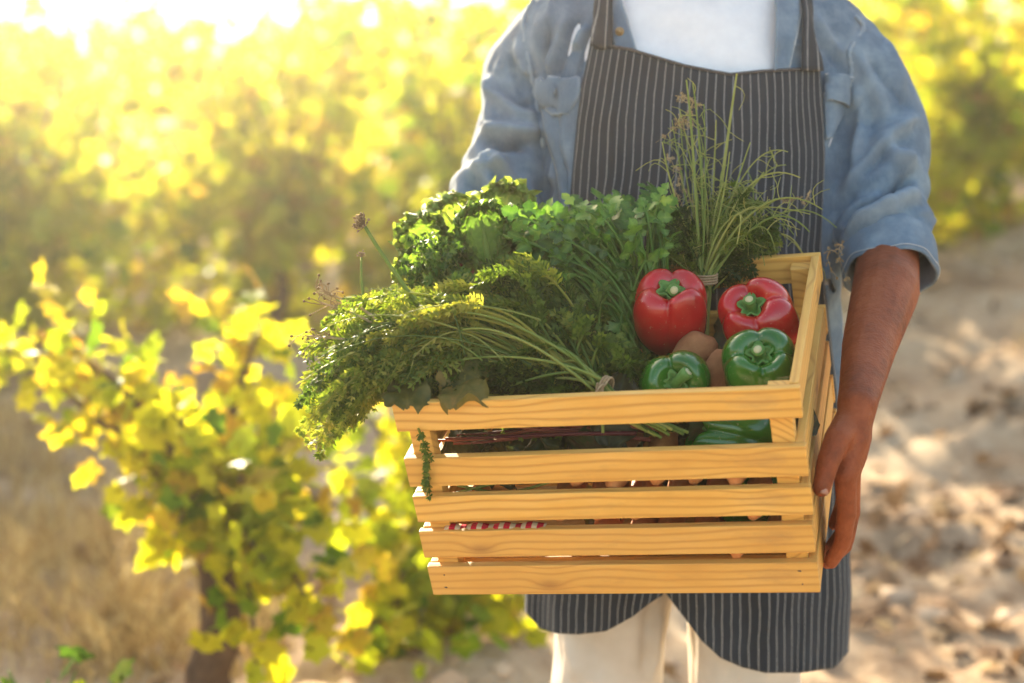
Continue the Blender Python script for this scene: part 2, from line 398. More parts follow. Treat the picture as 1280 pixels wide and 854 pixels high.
# clods and stones, fallen leaves, dry grass (uncountable)
def scatter(template, F, n, pos, scl, tintf, up=False, flat=.6):
    """vectorised copies of a small template; returns an MB"""
    tv = template; k = len(tv)
    ax = NR.normal(size=(n, 3)); ax /= np.linalg.norm(ax, axis=1, keepdims=True); an = NR.uniform(0, 2 * np.pi, n)
    if up:
        ax = np.tile([0, 0, 1.0], (n, 1)) + NR.normal(size=(n, 3)) * up; ax /= np.linalg.norm(ax, axis=1, keepdims=True)
    c, s = np.cos(an), np.sin(an); x, y, z = ax.T; o = 1 - c
    Rm = np.stack([np.stack([c + x * x * o, x * y * o - z * s, x * z * o + y * s], -1), np.stack([y * x * o + z * s, c + y * y * o, y * z * o - x * s], -1), np.stack([z * x * o - y * s, z * y * o + x * s, c + z * z * o], -1)], 1)
    V = np.einsum('nij,kj->nki', Rm, tv) * scl[:, None, None]
    if flat != 1: V[:, :, 2] *= flat
    V = V + pos[:, None, :]
    FF = (F[None] + (np.arange(n) * k)[:, None, None]).reshape(-1, F.shape[1])
    m = MB(); m.add(V.reshape(-1, 3), FF, np.repeat(tintf, k)); return m
bmt = bmesh.new(); bmesh.ops.create_icosphere(bmt, subdivisions=1, radius=1); 
icv = np.array([v.co[:] for v in bmt.verts]); icf = np.array([[v.index for v in f.verts] for f in bmt.faces]); bmt.free()
icv *= (1 + NR.uniform(-.28, .28, len(icv)))[:, None]
n = 5200
sx = NR.uniform(-4.5, 5, n); sy = 2.2 + 11 * NR.rand(n) ** 1.4
ss = .006 + .042 * NR.rand(n) ** 4
pos = np.stack([sx, sy, ground_h(sx, sy) + ss * .1], 1)
bv = BVHTree.FromPolygons([tuple(v) for v in np.stack([GX, GY, GZ], -1).reshape(-1, 3)], [tuple(f) for f in mb.f[4][0]])
def drop(P, lift=0.0):
    for p in P:
        h = bv.ray_cast(Vector((p[0], p[1], 3)), Vector((0, 0, -1)))
        if h[0] is not None: p[2] = h[0].z + lift
    return P
pos = drop(pos); g = scatter(icv, icf, n, pos, ss, NR.rand(n), flat=.7).build('gravel', M['stone'], smooth=False)
tag(g, 'pale stones and clods strewn over the sandy soil', 'gravel', kind='stuff')

def vine_leaf(npts=22, cup=.18, seed=0):
    """five-lobed leaf, unit width about 1, petiole end at the origin, tip along +Y"""
    rr = random.Random(seed); V = [(0, 0, 0), (0, .42, -.02)]
    for i in range(npts):
        a = (i / (npts - 1) - .5) * 2 * R(158)
        lob = 0
        for c, s_, q in ((0, .46, .44), (R(62), .40, .37), (-R(62), .40, .37), (R(122), .38, .30), (-R(122), .38, .30)):
            lob = max(lob, q * math.exp(-((a - c) / s_) ** 2 * .55))
        r = .24 + lob * .80 + (.025 if i % 2 else -.025) + rr.uniform(-.02, .02)
        x, y = r * math.sin(a), .36 + r * math.cos(a) 
        V.append((x, y, -cup * (x * x + (y - .35) ** 2) * 1.3 + .07 * abs(x) + rr.uniform(-.02, .02)))
    F = [(1, 2 + i, 3 + i) for i in range(npts - 1)] + [(0, 1, 2), (0, npts + 1, 1)]
    return np.array(V, float), np.array(F, int)
LV, LF = vine_leaf(22, .2, 1); SV, SF = vine_leaf(11, .22, 2)

n = 3600
sx = NR.uniform(-3, 4, n); sy = 2.4 + 9 * NR.rand(n) ** 1.3
pos = drop(np.stack([sx, sy, np.zeros(n)], 1), .012)
more = drop(np.stack([NR.uniform(.75, 2.2, 1100), NR.uniform(3.2, 5.6, 1100), np.zeros(1100)], 1), .015); more = more[:600]; more = more[np.sin(more[:, 0] * 5 + 1) * np.sin(more[:, 1] * 4 + more[:, 0] * 2) > -.1]
keep = NR.rand(n) < (.2 + .8 * (np.sin(sx * 2.2 + sy) > .1)) * np.where((sx > .8) & (sy < 5.5), 1.0, .6); pos = np.concatenate([pos[keep], more]); n = len(pos)
l = scatter(SV, SF, n, pos, NR.uniform(.035, .085, n), NR.rand(n) ** 1.6, up=.5, flat=1).build('leaf_litter', M['litter'])
tag(l, 'brown fallen vine leaves lying on the soil', 'leaf litter', kind='stuff')

def grass(name, spots, label, blades, h0, h1):
    m = MB()
    for (x0, y0, r_) in spots:
        for i in range(blades):
            a = rnd.uniform(0, 6.28); q = r_ * math.sqrt(rnd.random()); b = np.array([x0 + q * math.cos(a), y0 + q * math.sin(a), 0.])
            b[2] = float(ground_h(b[0], b[1])) - .02
            h = rnd.uniform(h0, h1); d = np.array([rnd.gauss(0, .35), rnd.gauss(0, .35), 1.0]); s = nrm(np.cross(d, rv())) * rnd.uniform(.0012, .003)
            p1 = b + d * h * .55; p2 = b + d * h + np.array([d[0], d[1], -.25]) * h * .4
            m.add([b - s, b + s, p1 + s * .8, p1 - s * .8, p2], [(0, 1, 2, 3), (3, 2, 4)], rnd.random())
    return tag(m.build(name, M['straw']), label, 'dry grass', kind='stuff')
sp_ = []
for i in range(150):
    px, py = rnd.uniform(-60, 330), rnd.uniform(520, 850); el = PITCH + math.atan((py - 427) / FPX)
    y = CH / math.tan(el); x = (px - 640) / FPX * y * 1.02
    sp_.append((x, y, .10))
for i in range(60): sp_.append((rnd.uniform(-4, 5), rnd.uniform(5, 12), .12))
grass('dry_grass', sp_, 'golden dry grass tufts on the soil left of the front vine', 34, .05, .2)

# ================================================================== vines
def sweep_leaves(paths, n, size, tint0, tintv, spread, tv, tf, seed):
    """leaves set along the canes; returns positions, frames and sizes"""
    rr = np.random.RandomState(seed); out = []
    for _ in range(n):
        P = paths[rr.randint(len(paths))]; i = rr.randint(1, len(P)); u = rr.rand()
        p = P[i - 1] * (1 - u) + P[i] * u + rr.normal(size=3) * spread
        out.append((p, size * rr.uniform(.55, 1.2), np.clip(tint0 + rr.normal() * tintv, .02, .99)))
    return out
def leaf_frames(items, rr):
    n = len(items); pos = np.array([i[0] for i in items]); s = np.array([i[1] for i in items]); t = np.array([i[2] for i in items])
    nrmv = rr.normal(size=(n, 3)) * .75 + np.array([0, -.25, .55]); nrmv /= np.linalg.norm(nrmv, axis=1, keepdims=True)
    tip = rr.normal(size=(n, 3)) * .7 + np.array([0, -.1, -.75]); tip -= nrmv * (tip * nrmv).sum(1, keepdims=True); tip /= np.linalg.norm(tip, axis=1, keepdims=True)
    side = np.cross(tip, nrmv); Rm = np.stack([side, tip, nrmv], 2)
    return pos, Rm, s, t
def leaves_mesh(items, tv, tf, rr):
    pos, Rm, s, t = leaf_frames(items, rr); n = len(pos); k = len(tv)
    V = np.einsum('nij,kj->nki', Rm, tv) * s[:, None, None] + pos[:, None, :]
    FF = (tf[None] + (np.arange(n) * k)[:, None, None]).reshape(-1, 3); m = MB(); m.add(V.reshape(-1, 3), FF, np.repeat(t, k)); return m

def gnarl(base, top, r0, r1, n, wob):
    P = np.linspace(base, top, n); P[1:-1] += np.array([rv(wob) for _ in range(n - 2)]) * [1, 1, .3]; return crom(P, n * 3), np.interp(np.linspace(0, 1, n * 3), [0, .15, 1], [r0 * 1.35, r0, r1])
def back_vine(x, y, h, nl, tint0, label, seed, group, size=.115, wid=.62):
    rr = np.random.RandomState(seed); z = float(ground_h(x, y)) - .04
    root = empty('grapevine', (x, y, z)); tag(root, label, 'grapevine', group)
    b = np.array([0, 0, 0.]); top = np.array([rr.normal() * .06, rr.normal() * .06, h * .36])
    P, rad = gnarl(b, top, .038, .026, 5, .035); m = MB(); m.tube(P, rad, 8); m.build('trunk', M['bark'], root)
    paths = []; m = MB()
    for k in range(11):
        a = k * 2 * math.pi / 11 + rr.uniform(-.3, .3); q = wid * rr.uniform(.5, 1.05); hh = h * rr.uniform(.72, 1.05)
        e = np.array([math.cos(a) * q, math.sin(a) * q * .75, hh]); p1 = top + np.array([math.cos(a) * q * .35, math.sin(a) * q * .35, h * .12])
        p2 = top * .3 + e * .7 + np.array([0, 0, h * .12]); C = bez(top, p1, p2, e + np.array([math.cos(a) * .12, 0, -.12 * rr.rand()]), 12); paths.append(C)
        m.tube(C, np.linspace(.011, .003, 12), 5, .5, False)
        if True:
            e2 = np.array([math.cos(a + .5) * q * 1.1, math.sin(a + .5) * q * .8, h * rr.uniform(.12, .5)]); C2 = bez(top, top + (e2 - top) * .4 + np.array([0, 0, .15]), e2 + np.array([0, 0, .1]), e2 - np.array([0, 0, .06]), 10); paths.append(C2)
    m.build('cane', M['bark'], root)
    for k in range(9):                                  # low suckers and hanging shoots round the foot
        a = rr.uniform(0, 6.28); q = wid * rr.uniform(.1, .8); s0 = np.array([math.cos(a) * q, math.sin(a) * q, .03]); paths.append(np.linspace(s0, s0 + np.array([rr.normal() * .1, rr.normal() * .1, h * rr.uniform(.25, .5)]), 6))
    it = sweep_leaves(paths, nl, size, tint0, .2, .075, SV, SF, seed + 1)
    o = leaves_mesh(it, SV, SF, rr).build('foliage', M['vine'], root); o['kind'] = 'stuff'
    return root
# first row runs away from the left front to the right back; more rows beyond it
def row(x0, y0, dx, dy, n, h, nl, tint, label_, group, seed, skip=()):
    for i in range(n):
        if i in skip: continue
        pxl = PX(np.array([x0 + dx * i, y0 + dy * i, .8]))[0][0]; side = 'left of' if pxl < 600 else ('right of' if pxl > 1100 else 'hidden behind'); label = label_ + ', ' + side + ' the man'
        back_vine(x0 + dx * i + rnd.uniform(-.08, .08), y0 + dy * i + rnd.uniform(-.08, .08), (h if pxl > 420 else min(h, 1.47 + .0003 * max(0, pxl))) * rnd.uniform(.95, 1.07), nl, tint - (.04 if pxl > 1000 else 0) + rnd.uniform(-.06, .06), label, seed + i * 3, group)
row(-2.75, 6.20, .86, .42, 11, 1.64, 1450, .68, 'yellow-green grapevine in the nearest blurred row', 'vines of the nearest row behind', 100)
row(-3.3, 8.4, .90, .46, 10, 1.5, 800, .68, 'grapevine in the second blurred row, beyond the nearest row', 'vines of the second row behind', 300)
row(-4.2, 10.6, 1.0, .73, 9, 1.6, 700, .68, 'far blurred grapevine in the third row behind', 'vines of the third row behind', 500)
row(-5.5, 13.2, 1.2, .88, 9, 1.8, 600, .70, 'farthest blurred grapevine in the fourth row behind', 'vines of the fourth row behind', 700)

def front_vine(bx, dep, crown_px, ends, label, nleaf, nobj, seed, size, tint):
    base = W(bx, 880, dep); base[2] = float(ground_h(base[0], base[1])) - .04
    root = empty('grapevine', base); tag(root, label, 'grapevine', 'vines left in front')
    c0 = base.copy(); m = MB(); crown = W(*crown_px)
    P, rad = gnarl(np.zeros(3), crown - c0, .048, .034, 5, .03); m.tube(P, rad, 10); m.build('trunk', M['bark'], root)
    paths = []
    for k, e in enumerate(ends):
        E = W(*e) - c0; S = crown - c0 + rv(.03); mid = (S + E) / 2
        C = bez(S, S + (mid - S) * .7 + np.array([0, 0, .06]) + rv(.05), mid + (E - mid) * .5 + np.array([0, 0, .05]) + rv(.05), E, 14); paths.append(C)
        m = MB(); m.tube(C, np.linspace(.012 if k < 8 else .008, .003, 14), 6); m.build('cane', M['bark'], root)
    rr = np.random.RandomState(seed); it = sweep_leaves(paths, nleaf, size, tint, .18, .042, LV, LF, seed + 4)
    it.sort(key=lambda q: PX(q[0] + c0)[0][2] - q[1] * 4)
    pos, Rm, s, t = leaf_frames(it, rr); shapes = []
    for q in range(8):
        v, f = vine_leaf(20, .12 + .03 * q, 20 + q); m = MB(); m.add(v, f, .22 + .09 * q); me = m.data('leaf'); me.materials.append(M['vine']); shapes.append(me)
    for i in range(nobj):
        q = int(np.clip((t[i] - .18) / .09, 0, 7)); o = link('leaf', shapes[q], None, root)
        o.matrix_local = Matrix([list(Rm[i][r] * s[i]) + [pos[i][r]] for r in range(3)] + [[0, 0, 0, 1]])
    o = leaves_mesh(it[nobj:], SV, SF, rr).build('foliage', M['vine'], root); o['kind'] = 'stuff'
front_vine(280, 3.25, (266, 660, 3.25), [(-40, 400, 3.5), (20, 415, 3.4), (60, 400, 3.3), (110, 450, 3.15), (150, 480, 3.2), (285, 400, 3.5), (330, 385, 3.55), (215, 520, 3.1), (230, 560, 3.3), (400, 520, 3.35), (430, 470, 3.6), (440, 640, 3.15), (330, 700, 3.0), (220, 660, 3.1), (160, 540, 3.4), (400, 780, 3.0), (300, 600, 3.0), (360, 570, 3.2), (320, 830, 2.95)],
           'sunlit low grapevine with a gnarled trunk, in front left below the herbs', 1050, 290, 5, .064, .68)
front_vine(545, 3.7, (545, 720, 3.7), [(450, 500, 3.8), (500, 540, 3.7), (560, 520, 3.9), (430, 600, 3.6), (480, 660, 3.5), (620, 560, 3.9), (640, 700, 3.8), (460, 780, 3.4), (520, 820, 3.3), (600, 800, 3.5), (650, 780, 3.7), (420, 840, 3.3), (580, 640, 3.5), (500, 740, 3.4)],
           'low grapevine partly hidden behind the left end of the crate', 720, 200, 15, .064, .63)
def corner_vine():
    base = W(70, 1000, 2.62); base[2] = float(ground_h(base[0], base[1])) - .03
    root = empty('young_vine', base); tag(root, 'green young vine shoot peeking into the bottom left corner', 'grapevine', 'vines left in front')
    paths = []
    for e in ((10, 838, 2.6), (60, 850, 2.55), (95, 838, 2.65), (140, 852, 2.7), (-40, 850, 2.6)):
        E = W(*e) - base; C = bez(np.zeros(3), np.array([0, 0, .2]) + rv(.04), E * .8 + rv(.04), E, 12); paths.append(C)
        m = MB(); m.tube(C, np.linspace(.007, .002, 12), 6, .5); m.build('stem', M['stem'], root)
    rr = np.random.RandomState(3); v, f = vine_leaf(22, .2, 50)
    for P in paths:
        for j in range(7):
            p = P[-1 - j] + rv(.02); m = MB(); m.add(v, f, rnd.uniform(.05, .45)); o = m.build('leaf', M['vine'], root)
            a, Rm, s, t = leaf_frames([(p, rnd.uniform(.045, .07), .4)], rr)
            o.matrix_local = Matrix([list(Rm[0][r] * s[0]) + [p[r]] for r in range(3)] + [[0, 0, 0, 1]])
corner_vine()
#PART2
# ================================================================== crate
CM = Matrix([list(CR[i]) + [CT[i]] for i in range(3)] + [[0, 0, 0, 1]])
def box_mesh(name, sx, sy, sz, bev=.0012, mat=None, warp=0.0):
    bm = bmesh.new(); bmesh.ops.create_cube(bm, size=1)
    for v in bm.verts: v.co = (v.co.x * sx, v.co.y * sy, v.co.z * sz)
    bmesh.ops.bevel(bm, geom=bm.edges[:], offset=bev, segments=2, affect='EDGES', profile=.6)
    me = bpy.data.meshes.new(name); bm.to_mesh(me); bm.free(); me.materials.append(mat or M['wood']); return me
crate = empty('wooden_crate'); crate.matrix_world = CM; crate.location = CM.to_translation(); crate.rotation_euler = CM.to_euler()
tag(crate, 'open slatted pine crate full of vegetables, held by the man', 'crate')
TH = .0095
ZS = [(0, .140), (.275, .42), (.470, .605), (.657, .797), (.845, 1.0)]
def piece(name, me, loc, rz=0, ry=0, rx=0):
    o = link(name, me, None, crate); o.location = loc; o.rotation_euler = (rx, ry, rz); return o
for i, (a, b) in enumerate(ZS):
    za, zb = -a * CHT, -b * CHT; hz = za - zb; zc = (za + zb) / 2
    mf = box_mesh('slat', CW, TH, hz); ms = box_mesh('slat', CD - 2 * TH - .001, TH, hz * .985)
    j = lambda q=.004: rnd.uniform(-q, q)
    piece('slat', mf, (j(.0012), TH / 2 + j(.0006), zc), 0, j(.003))
    piece('slat', mf, (j(.001), CD - TH / 2 + j(.0006), zc), math.pi, j(.003))
    for s in (-1, 1):
        piece('slat', ms, (s * (CW / 2 - TH / 2 - .0008 + j(.0006)), CD / 2, zc + j(.0008)), s * math.pi / 2, j(.003))
    for s in (-1, 1):
        for q in ((.28, .72) if i == 4 else ()):
            m = MB(); m.tube([(s * (CW / 2 - .018 + j()), .0006, za - hz * q), (s * (CW / 2 - .018), -.0004, za - hz * q)], [.0008, .0008], 8); m.build('nail', M['iron'], crate)
mp = box_mesh('corner_post', .023, .020, CHT * .97)
for sx in (-1, 1):
    for (yy) in (TH + .0105, CD - TH - .0105): piece('corner_post', mp, (sx * (CW / 2 - TH - .0125), yy, -CHT / 2 - .003))
mbm = box_mesh('bottom_slat', CW - .004, .048, .008)
for k in range(6): piece('bottom_slat', mbm, (0, .030 + k * .054, -CHT + .0035 + .0006 * (k % 2)))

# ================================================================== man: body, clothing
HZ = np.array([.50, .55, .70, .85, .95, 1.05, 1.12, 1.20, 1.30, 1.37, 1.42, 1.45, 1.475])
HCY = np.array([2.165, 2.165, 2.165, 2.160, 2.150, 2.142, 2.142, 2.158, 2.186, 2.205, 2.215, 2.222, 2.23])
HAX = np.array([.205, .207, .212, .212, .202, .188, .182, .186, .196, .198, .175, .130, .075])
HAY = np.array([.125, .128, .134, .136, .131, .121, .120, .121, .119, .110, .092, .075, .062])
HX = .236
def hull(x, z, off=0.0, e=2.3):
    ax = np.interp(z, HZ, HAX) + off; ay = np.interp(z, HZ, HAY) + off; c = np.interp(z, HZ, HCY)
    q = np.clip(np.abs((x - HX) / ax), 0, 1); return c - ay * (1 - q ** e) ** (1 / e)
def drape(px, py, off):
    """meet the sight line through a pixel with the man's front"""
    d = 2.1
    for _ in range(12):
        P = W(px, py, d); y = hull(P[0], P[2], off); dn = d + (y - P[1]) * .9; d = max(1.9, min(2.4, dn))
    return W(px, py, d)
def remesh(mb_, vox, smooth_it=3, name='tmp'):
    me = mb_.data(name); o = bpy.data.objects.new(name, me); COL.objects.link(o)
    m = o.modifiers.new('r', 'REMESH'); m.mode = 'VOXEL'; m.voxel_size = vox
    dg = bpy.context.evaluated_depsgraph_get(); ev = o.evaluated_get(dg); me2 = bpy.data.meshes.new_from_object(ev)
    bpy.data.objects.remove(o); bpy.data.meshes.remove(me)
    V = np.zeros(len(me2.vertices) * 3); me2.vertices.foreach_get('co', V); V = V.reshape(-1, 3)
    F = np.zeros(len(me2.loops), int); me2.loops.foreach_get('vertex_index', F)
    tot = np.zeros(len(me2.polygons), int); me2.polygons.foreach_get('loop_total', tot)
    st = np.zeros(len(me2.polygons), int); me2.polygons.foreach_get('loop_start', st)
    F4 = np.stack([F[st[tot == 4] + k] for k in range(4)], 1); F3 = np.stack([F[st[tot == 3] + k] for k in range(3)], 1) if (tot == 3).any() else np.zeros((0, 3), int)
    bpy.data.meshes.remove(me2)
    V = lap(V, F4, smooth_it); return V, F4, F3
def lap(V, F4, it, lam=.6):
    E = np.concatenate([F4[:, [0, 1]], F4[:, [1, 2]], F4[:, [2, 3]], F4[:, [3, 0]]]); n = len(V)
    deg = np.maximum(np.bincount(E.ravel(), minlength=n), 1)
    for k in range(it):
        S = np.zeros_like(V)
        for c in range(3):
            S[:, c] = np.bincount(E[:, 0], V[E[:, 1], c], n) + np.bincount(E[:, 1], V[E[:, 0], c], n)
        V = V + (S / deg[:, None] - V) * (lam if k % 2 == 0 else -lam * .75)
    return V
def normals(V, F4):
    fn = np.cross(V[F4[:, 2]] - V[F4[:, 0]], V[F4[:, 3]] - V[F4[:, 1]]); Nn = np.zeros_like(V)
    for k in range(4):
        for c in range(3): Nn[:, c] += np.bincount(F4[:, k], fn[:, c], len(V))
    return Nn / np.maximum(np.linalg.norm(Nn, axis=1, keepdims=True), 1e-12)
def seg_dist(V, A, B):
    d = B - A; t = np.clip(((V - A) @ d) / max(d @ d, 1e-12), 0, 1); return np.linalg.norm(V - (A + t[:, None] * d), axis=1), t
def stroke(V, Nn, P, wd, amp, D):
    """press a crease (amp < 0) or raise a fold (amp > 0) along a 3D line, fading at both ends"""
    n = len(P) - 1; best = np.full(len(V), 9.); tt = np.zeros(len(V))
    for i in range(n):
        d, t = seg_dist(V, P[i], P[i + 1]); m = d < best; best[m] = d[m]; tt[m] = (i + t[m]) / n
    fade = np.clip(np.sin(np.pi * np.clip(tt * .9 + .05, 0, 1)) * 1.6, 0, 1); D += amp * fade * (np.exp(-(best / wd) ** 2) if amp > 0 else np.exp(-(best / (wd * .8)) ** 1.25))
class Snap:
    def __init__(s, V, Nn): s.V = V; s.q = PX(V); s.Nn = Nn
    def __call__(s, px, py):
        d = np.hypot(s.q[:, 0] - px, s.q[:, 1] - py); m = d < 9
        if not m.any(): return s.V[d.argmin()]
        idx = np.where(m)[0]; return s.V[idx[s.q[idx, 2].argmin()]]
def loft_solid(off, z0, z1, e=2.3, n=40, k=56, front=0):
    G = []
    for z in np.linspace(z0, z1, n):
        ax = np.interp(z, HZ, HAX) + off; ay = np.interp(z, HZ, HAY) + off; c = np.interp(z, HZ, HCY); row_ = []
        for j in range(k):
            a = 2 * math.pi * j / k; cs, sn = math.cos(a), math.sin(a)
            row_.append((HX + ax * math.copysign(abs(sn) ** (2 / e), sn), c - ay * math.copysign(abs(cs) ** (2 / e), cs), z))
        G.append(row_)
    G = np.array(G); m = MB(); m.grid(G, wrap=True); nV = n * k
    c0, c1 = G[0].mean(0), G[-1].mean(0); F = [(k, (j + 1) % k, j) for j in range(k)]
    m.add(np.concatenate([G[0], [c0]]), F); m.add(np.concatenate([G[-1], [c1]]), [(k, j, (j + 1) % k) for j in range(k)])
    return m
# joints
armR = [np.array(p) for p in ((.395, 2.215, 1.385), (.448, 2.20, 1.33), (.478, 2.175, 1.26))] + [W(1100, 250, 2.115), W(1110, 322, 2.06)]
armL = [np.array(p) for p in ((.077, 2.215, 1.385),)] + [W(668, 95, 2.215), W(663, 150, 2.20), W(640, 215, 2.17), W(604, 300, 2.12)]
wristR = CL(.259, .120, -.090); wristL = CL(-.262, .250, .016)
def hand_pts(s):
    L = lambda x, y, z: CL(s * x, y + (.13 if s < 0 else 0), z + (.10 if s < 0 else 0))
    fingers = [[L(.2460, .060, -.138), L(.2440, .054, -.181), L(.2370, .052, -.217), L(.2225, .053, -.2430)],
               [L(.2490, .079, -.143), L(.2460, .073, -.192), L(.2365, .071, -.233), L(.2160, .072, -.2560)],
               [L(.2490, .099, -.142), L(.2455, .093, -.189), L(.2360, .091, -.229), L(.2160, .092, -.2550)],
               [L(.2450, .118, -.135), L(.2420, .113, -.174), L(.2340, .111, -.208), L(.2230, .111, -.2330)]]
    rad = [(.0122, .0106, .0095, .0078), (.0124, .0108, .0096, .0078), (.0118, .0104, .0092, .0076), (.0105, .0092, .0083, .0068)]
    thumb = [L(.249, .098, -.101), L(.2405, .066, -.099), L(.2315, .041, -.111), L(.2245, .023, -.131)]
    trad = (.0165, .0142, .0122, .0098)
    return fingers, rad, thumb, trad
bm_ = MB()
def chain(P, Q):
    for i in range(len(P) - 1): bm_.capsule(P[i], Q[i], P[i + 1], Q[i + 1])
for s, wr, arm in ((1, wristR, armR), (-1, wristL, armL)):
    el = arm[-1]; f1 = el + (wr - el) * .28; f2 = el + (wr - el) * .62
    out = np.array([.006 * s, 0, .004])
    chain([arm[0], arm[1], arm[2], arm[3], el], [.044, .034, .028, .027, .036])
    chain([el, f1 + out, f2, wr + (el - wr) * .10, wr], [.0385, .0405, .0315, .0235, .0215])
    # flattened wrist: a second strand
    sd_ = CR @ np.array([0, .012, 0.006]); chain([f2 + sd_, wr + sd_, ], [.027, .0180]); chain([f2 - sd_, wr - sd_], [.027, .0175])
    fg, rad, th, tr = hand_pts(s)
    for P, q in zip(fg, rad):
        off_ = CR @ np.array([0, (P[0] - fg[1][0]) @ (CR @ np.array([0, 1., 0])) * .45, 0])
        a = wr + off_; mid = (a + P[0]) / 2 + CR @ np.array([.004 * s, 0, 0])
        chain([a, mid, P[0]], [.0165, .0155, .0132]); chain(P, q)
        bm_.ball(P[0] + CR @ np.array([.004 * s, 0, .002]), .0105); bm_.ball(P[1] + CR @ np.array([.002 * s, 0, 0]), .0100)
    chain([wr, th[0], th[1]], [.017, .0165, .0145]); chain(th, tr)
    chain([th[1], (fg[0][0] * .6 + wr * .4)], [.011, .011])
# torso core, neck, head, legs, feet
body_t = loft_solid(-.016, .80, 1.455)
for V_, k_ in ((body_t, 0),):
    for a in V_.v: pass
off0 = 0
for i_, vv in enumerate(body_t.v): bm_.v.append(vv); bm_.t.append(body_t.t[i_])
for k in (3, 4):
    for f in body_t.f[k]: bm_.f[k].append(f + bm_.n)
bm_.n += body_t.n
neck = np.array([HX, 2.225, 1.44]); headc = np.array([HX, 2.185, 1.605])
chain([neck, neck + [0, -.012, .08]], [.068, .062])
bm_.ball(headc + [0, .015, .03], (.077, .098, .095), 24, 16); bm_.ball(headc + [0, -.02, -.04], (.062, .075, .085), 24, 16); bm_.ball(headc + [0, -.055, -.095], (.034, .034, .028))
bm_.capsule(headc + [0, -.092, .012], .009, headc + [0, -.108, -.030], .014)
bm_.capsule(headc + [-.02, -.083, -.066], .009, headc + [.02, -.083, -.066], .009)
for s in (-1, 1):
    bm_.ball(headc + [s * .080, .015, -.012], (.010, .018, .032)); bm_.capsule(headc + [s * .016, -.088, .022], .010, headc + [s * .048, -.076, .020], .010)
legs = {}
for s, xk in ((-1, .131), (1, .330)):
    hip = np.array([HX + s * .092, 2.16, .84]); kn = np.array([xk - .002 * s, 2.165, .47]); an = np.array([xk + .006 * s, 2.20, .09]); legs[s] = (hip, kn, an)
    chain([hip, kn, an], [.082, .054, .036]); chain([an + [0, .02, -.05], an + [0, -.15, -.062]], [.033, .024])
V, F4, F3 = remesh(bm_, .003, 6)
Nn = normals(V, F4); D = np.zeros(len(V))
# tendons and knuckle creases on the backs of the hands, veins on the forearms
for s, wr, arm in ((1, wristR, armR), (-1, wristL, armL)):
    fg, rad, th, tr = hand_pts(s); o_ = CR @ np.array([.016 * s, 0, 0])
    for P in fg: stroke(V, Nn, [wr + o_, P[0] + o_ * .8], .0035, .0018, D)
    for P, q in zip(fg, rad):
        for k in (1, 2): stroke(V, Nn, [P[k] + CR @ np.array([q[k] * s, -.008, 0]), P[k] + CR @ np.array([q[k] * s, .008, 0])], .0022, -.0007, D)
    stroke(V, Nn, [th[2] + CR @ np.array([.010 * s, -.008, -.002]), th[2] + CR @ np.array([.010 * s, .010, .006])], .002, -.0007, D)
    el = arm[-1]; cen = lambda t, a, b: el + (wr - el) * t + np.array([a, -.035 + .012 * t, b])
    stroke(V, Nn, [cen(.25, .01, 0), cen(.5, -.004, .004), cen(.75, .006, 0), cen(1.0, .002, 0)], .0038, .0026, D)
    stroke(V, Nn, [cen(.45, .022, 0), cen(.7, .016, .0), cen(.95, .012, 0)], .0033, .0022, D)
V = V + Nn * D[:, None]
base = np.array([HX, 2.165, .0])
mbd = MB(); mbd.add(V - base, F4); 
if len(F3): mbd.f[3].append(F3)
person = mbd.build('person', M['skin']); person.location = base
tag(person, 'man in denim shirt and striped apron carrying the vegetable crate', 'person')
def wchild(m, name, mat, parent, smooth=True, solid=0):
    """part written in world coordinates under the man or under one of his clothes"""
    o = m.build(name, mat, None, smooth, solid); o.parent = parent
    if parent is person: o.matrix_parent_inverse = Matrix.Translation(base).inverted()
    return o
# hair cap
mh = MB(); mh.ball(headc + [0, .026, .046], (.083, .102, .086), 24, 14); mh.ball(headc + [0, .050, .0], (.080, .074, .075), 24, 14)
for s in (-1, 1):
    me_ = MB(); me_.ball(headc + [s * .032, -.074, .006], .0125, 14, 10); wchild(me_, 'eye', M['tee'], person)
    me_ = MB(); me_.ball(headc + [s * .032, -.0835, .006], (.0055, .004, .0055), 12, 8); wchild(me_, 'iris', M['hair'], person)
if True: wchild(mh, 'hair', M['hair'], person)
# thumbnails
for s in (1,):
    fg, rad, th, tr = hand_pts(s); t0 = nrm(th[3] - th[2]); up_ = nrm(CR @ np.array([.55 * s, -.75, .15])); up_ = nrm(up_ - t0 * (up_ @ t0)); sd_ = np.cross(t0, up_)
    G = [[th[3] + t0 * (-.006 + .0125 * i / 7) + sd_ * (math.sin(b) * .0066) + up_ * (math.cos(b) * .0092 - .0004 * (i == 0)) for b in np.linspace(-.85, .85, 9)] for i in range(8)]
    m = MB(); m.grid(np.array(G)); wchild(m, 'thumbnail', M['nail'], person, True, .0006)
# forearm hairs
m = MB()
for (el, wr) in ((armR[-1], wristR), (armL[-1], wristL)):
    ax_ = nrm(wr - el); q = V; t = ((V - el) @ ax_) / np.linalg.norm(wr - el); rr_ = np.linalg.norm((V - el) - np.outer((V - el) @ ax_, ax_), axis=1)
    idx = np.where((t > .1) & (t < 1.0) & (rr_ < .07))[0]; Nx = Nn
    for i in NR.choice(idx, 170):
        d = nrm(Nx[i] * .8 + ax_ * .9 + rv(.5)); s_ = nrm(np.cross(d, rv())) * .00013; p = V[i]; L_ = rnd.uniform(.005, .010)
        m.add([p - s_, p + s_, p + d * L_ + np.array([0, 0, -.002])], [(0, 1, 2)])
o = wchild(m, 'arm_hair', M['armhair'], person); o['kind'] = 'stuff'

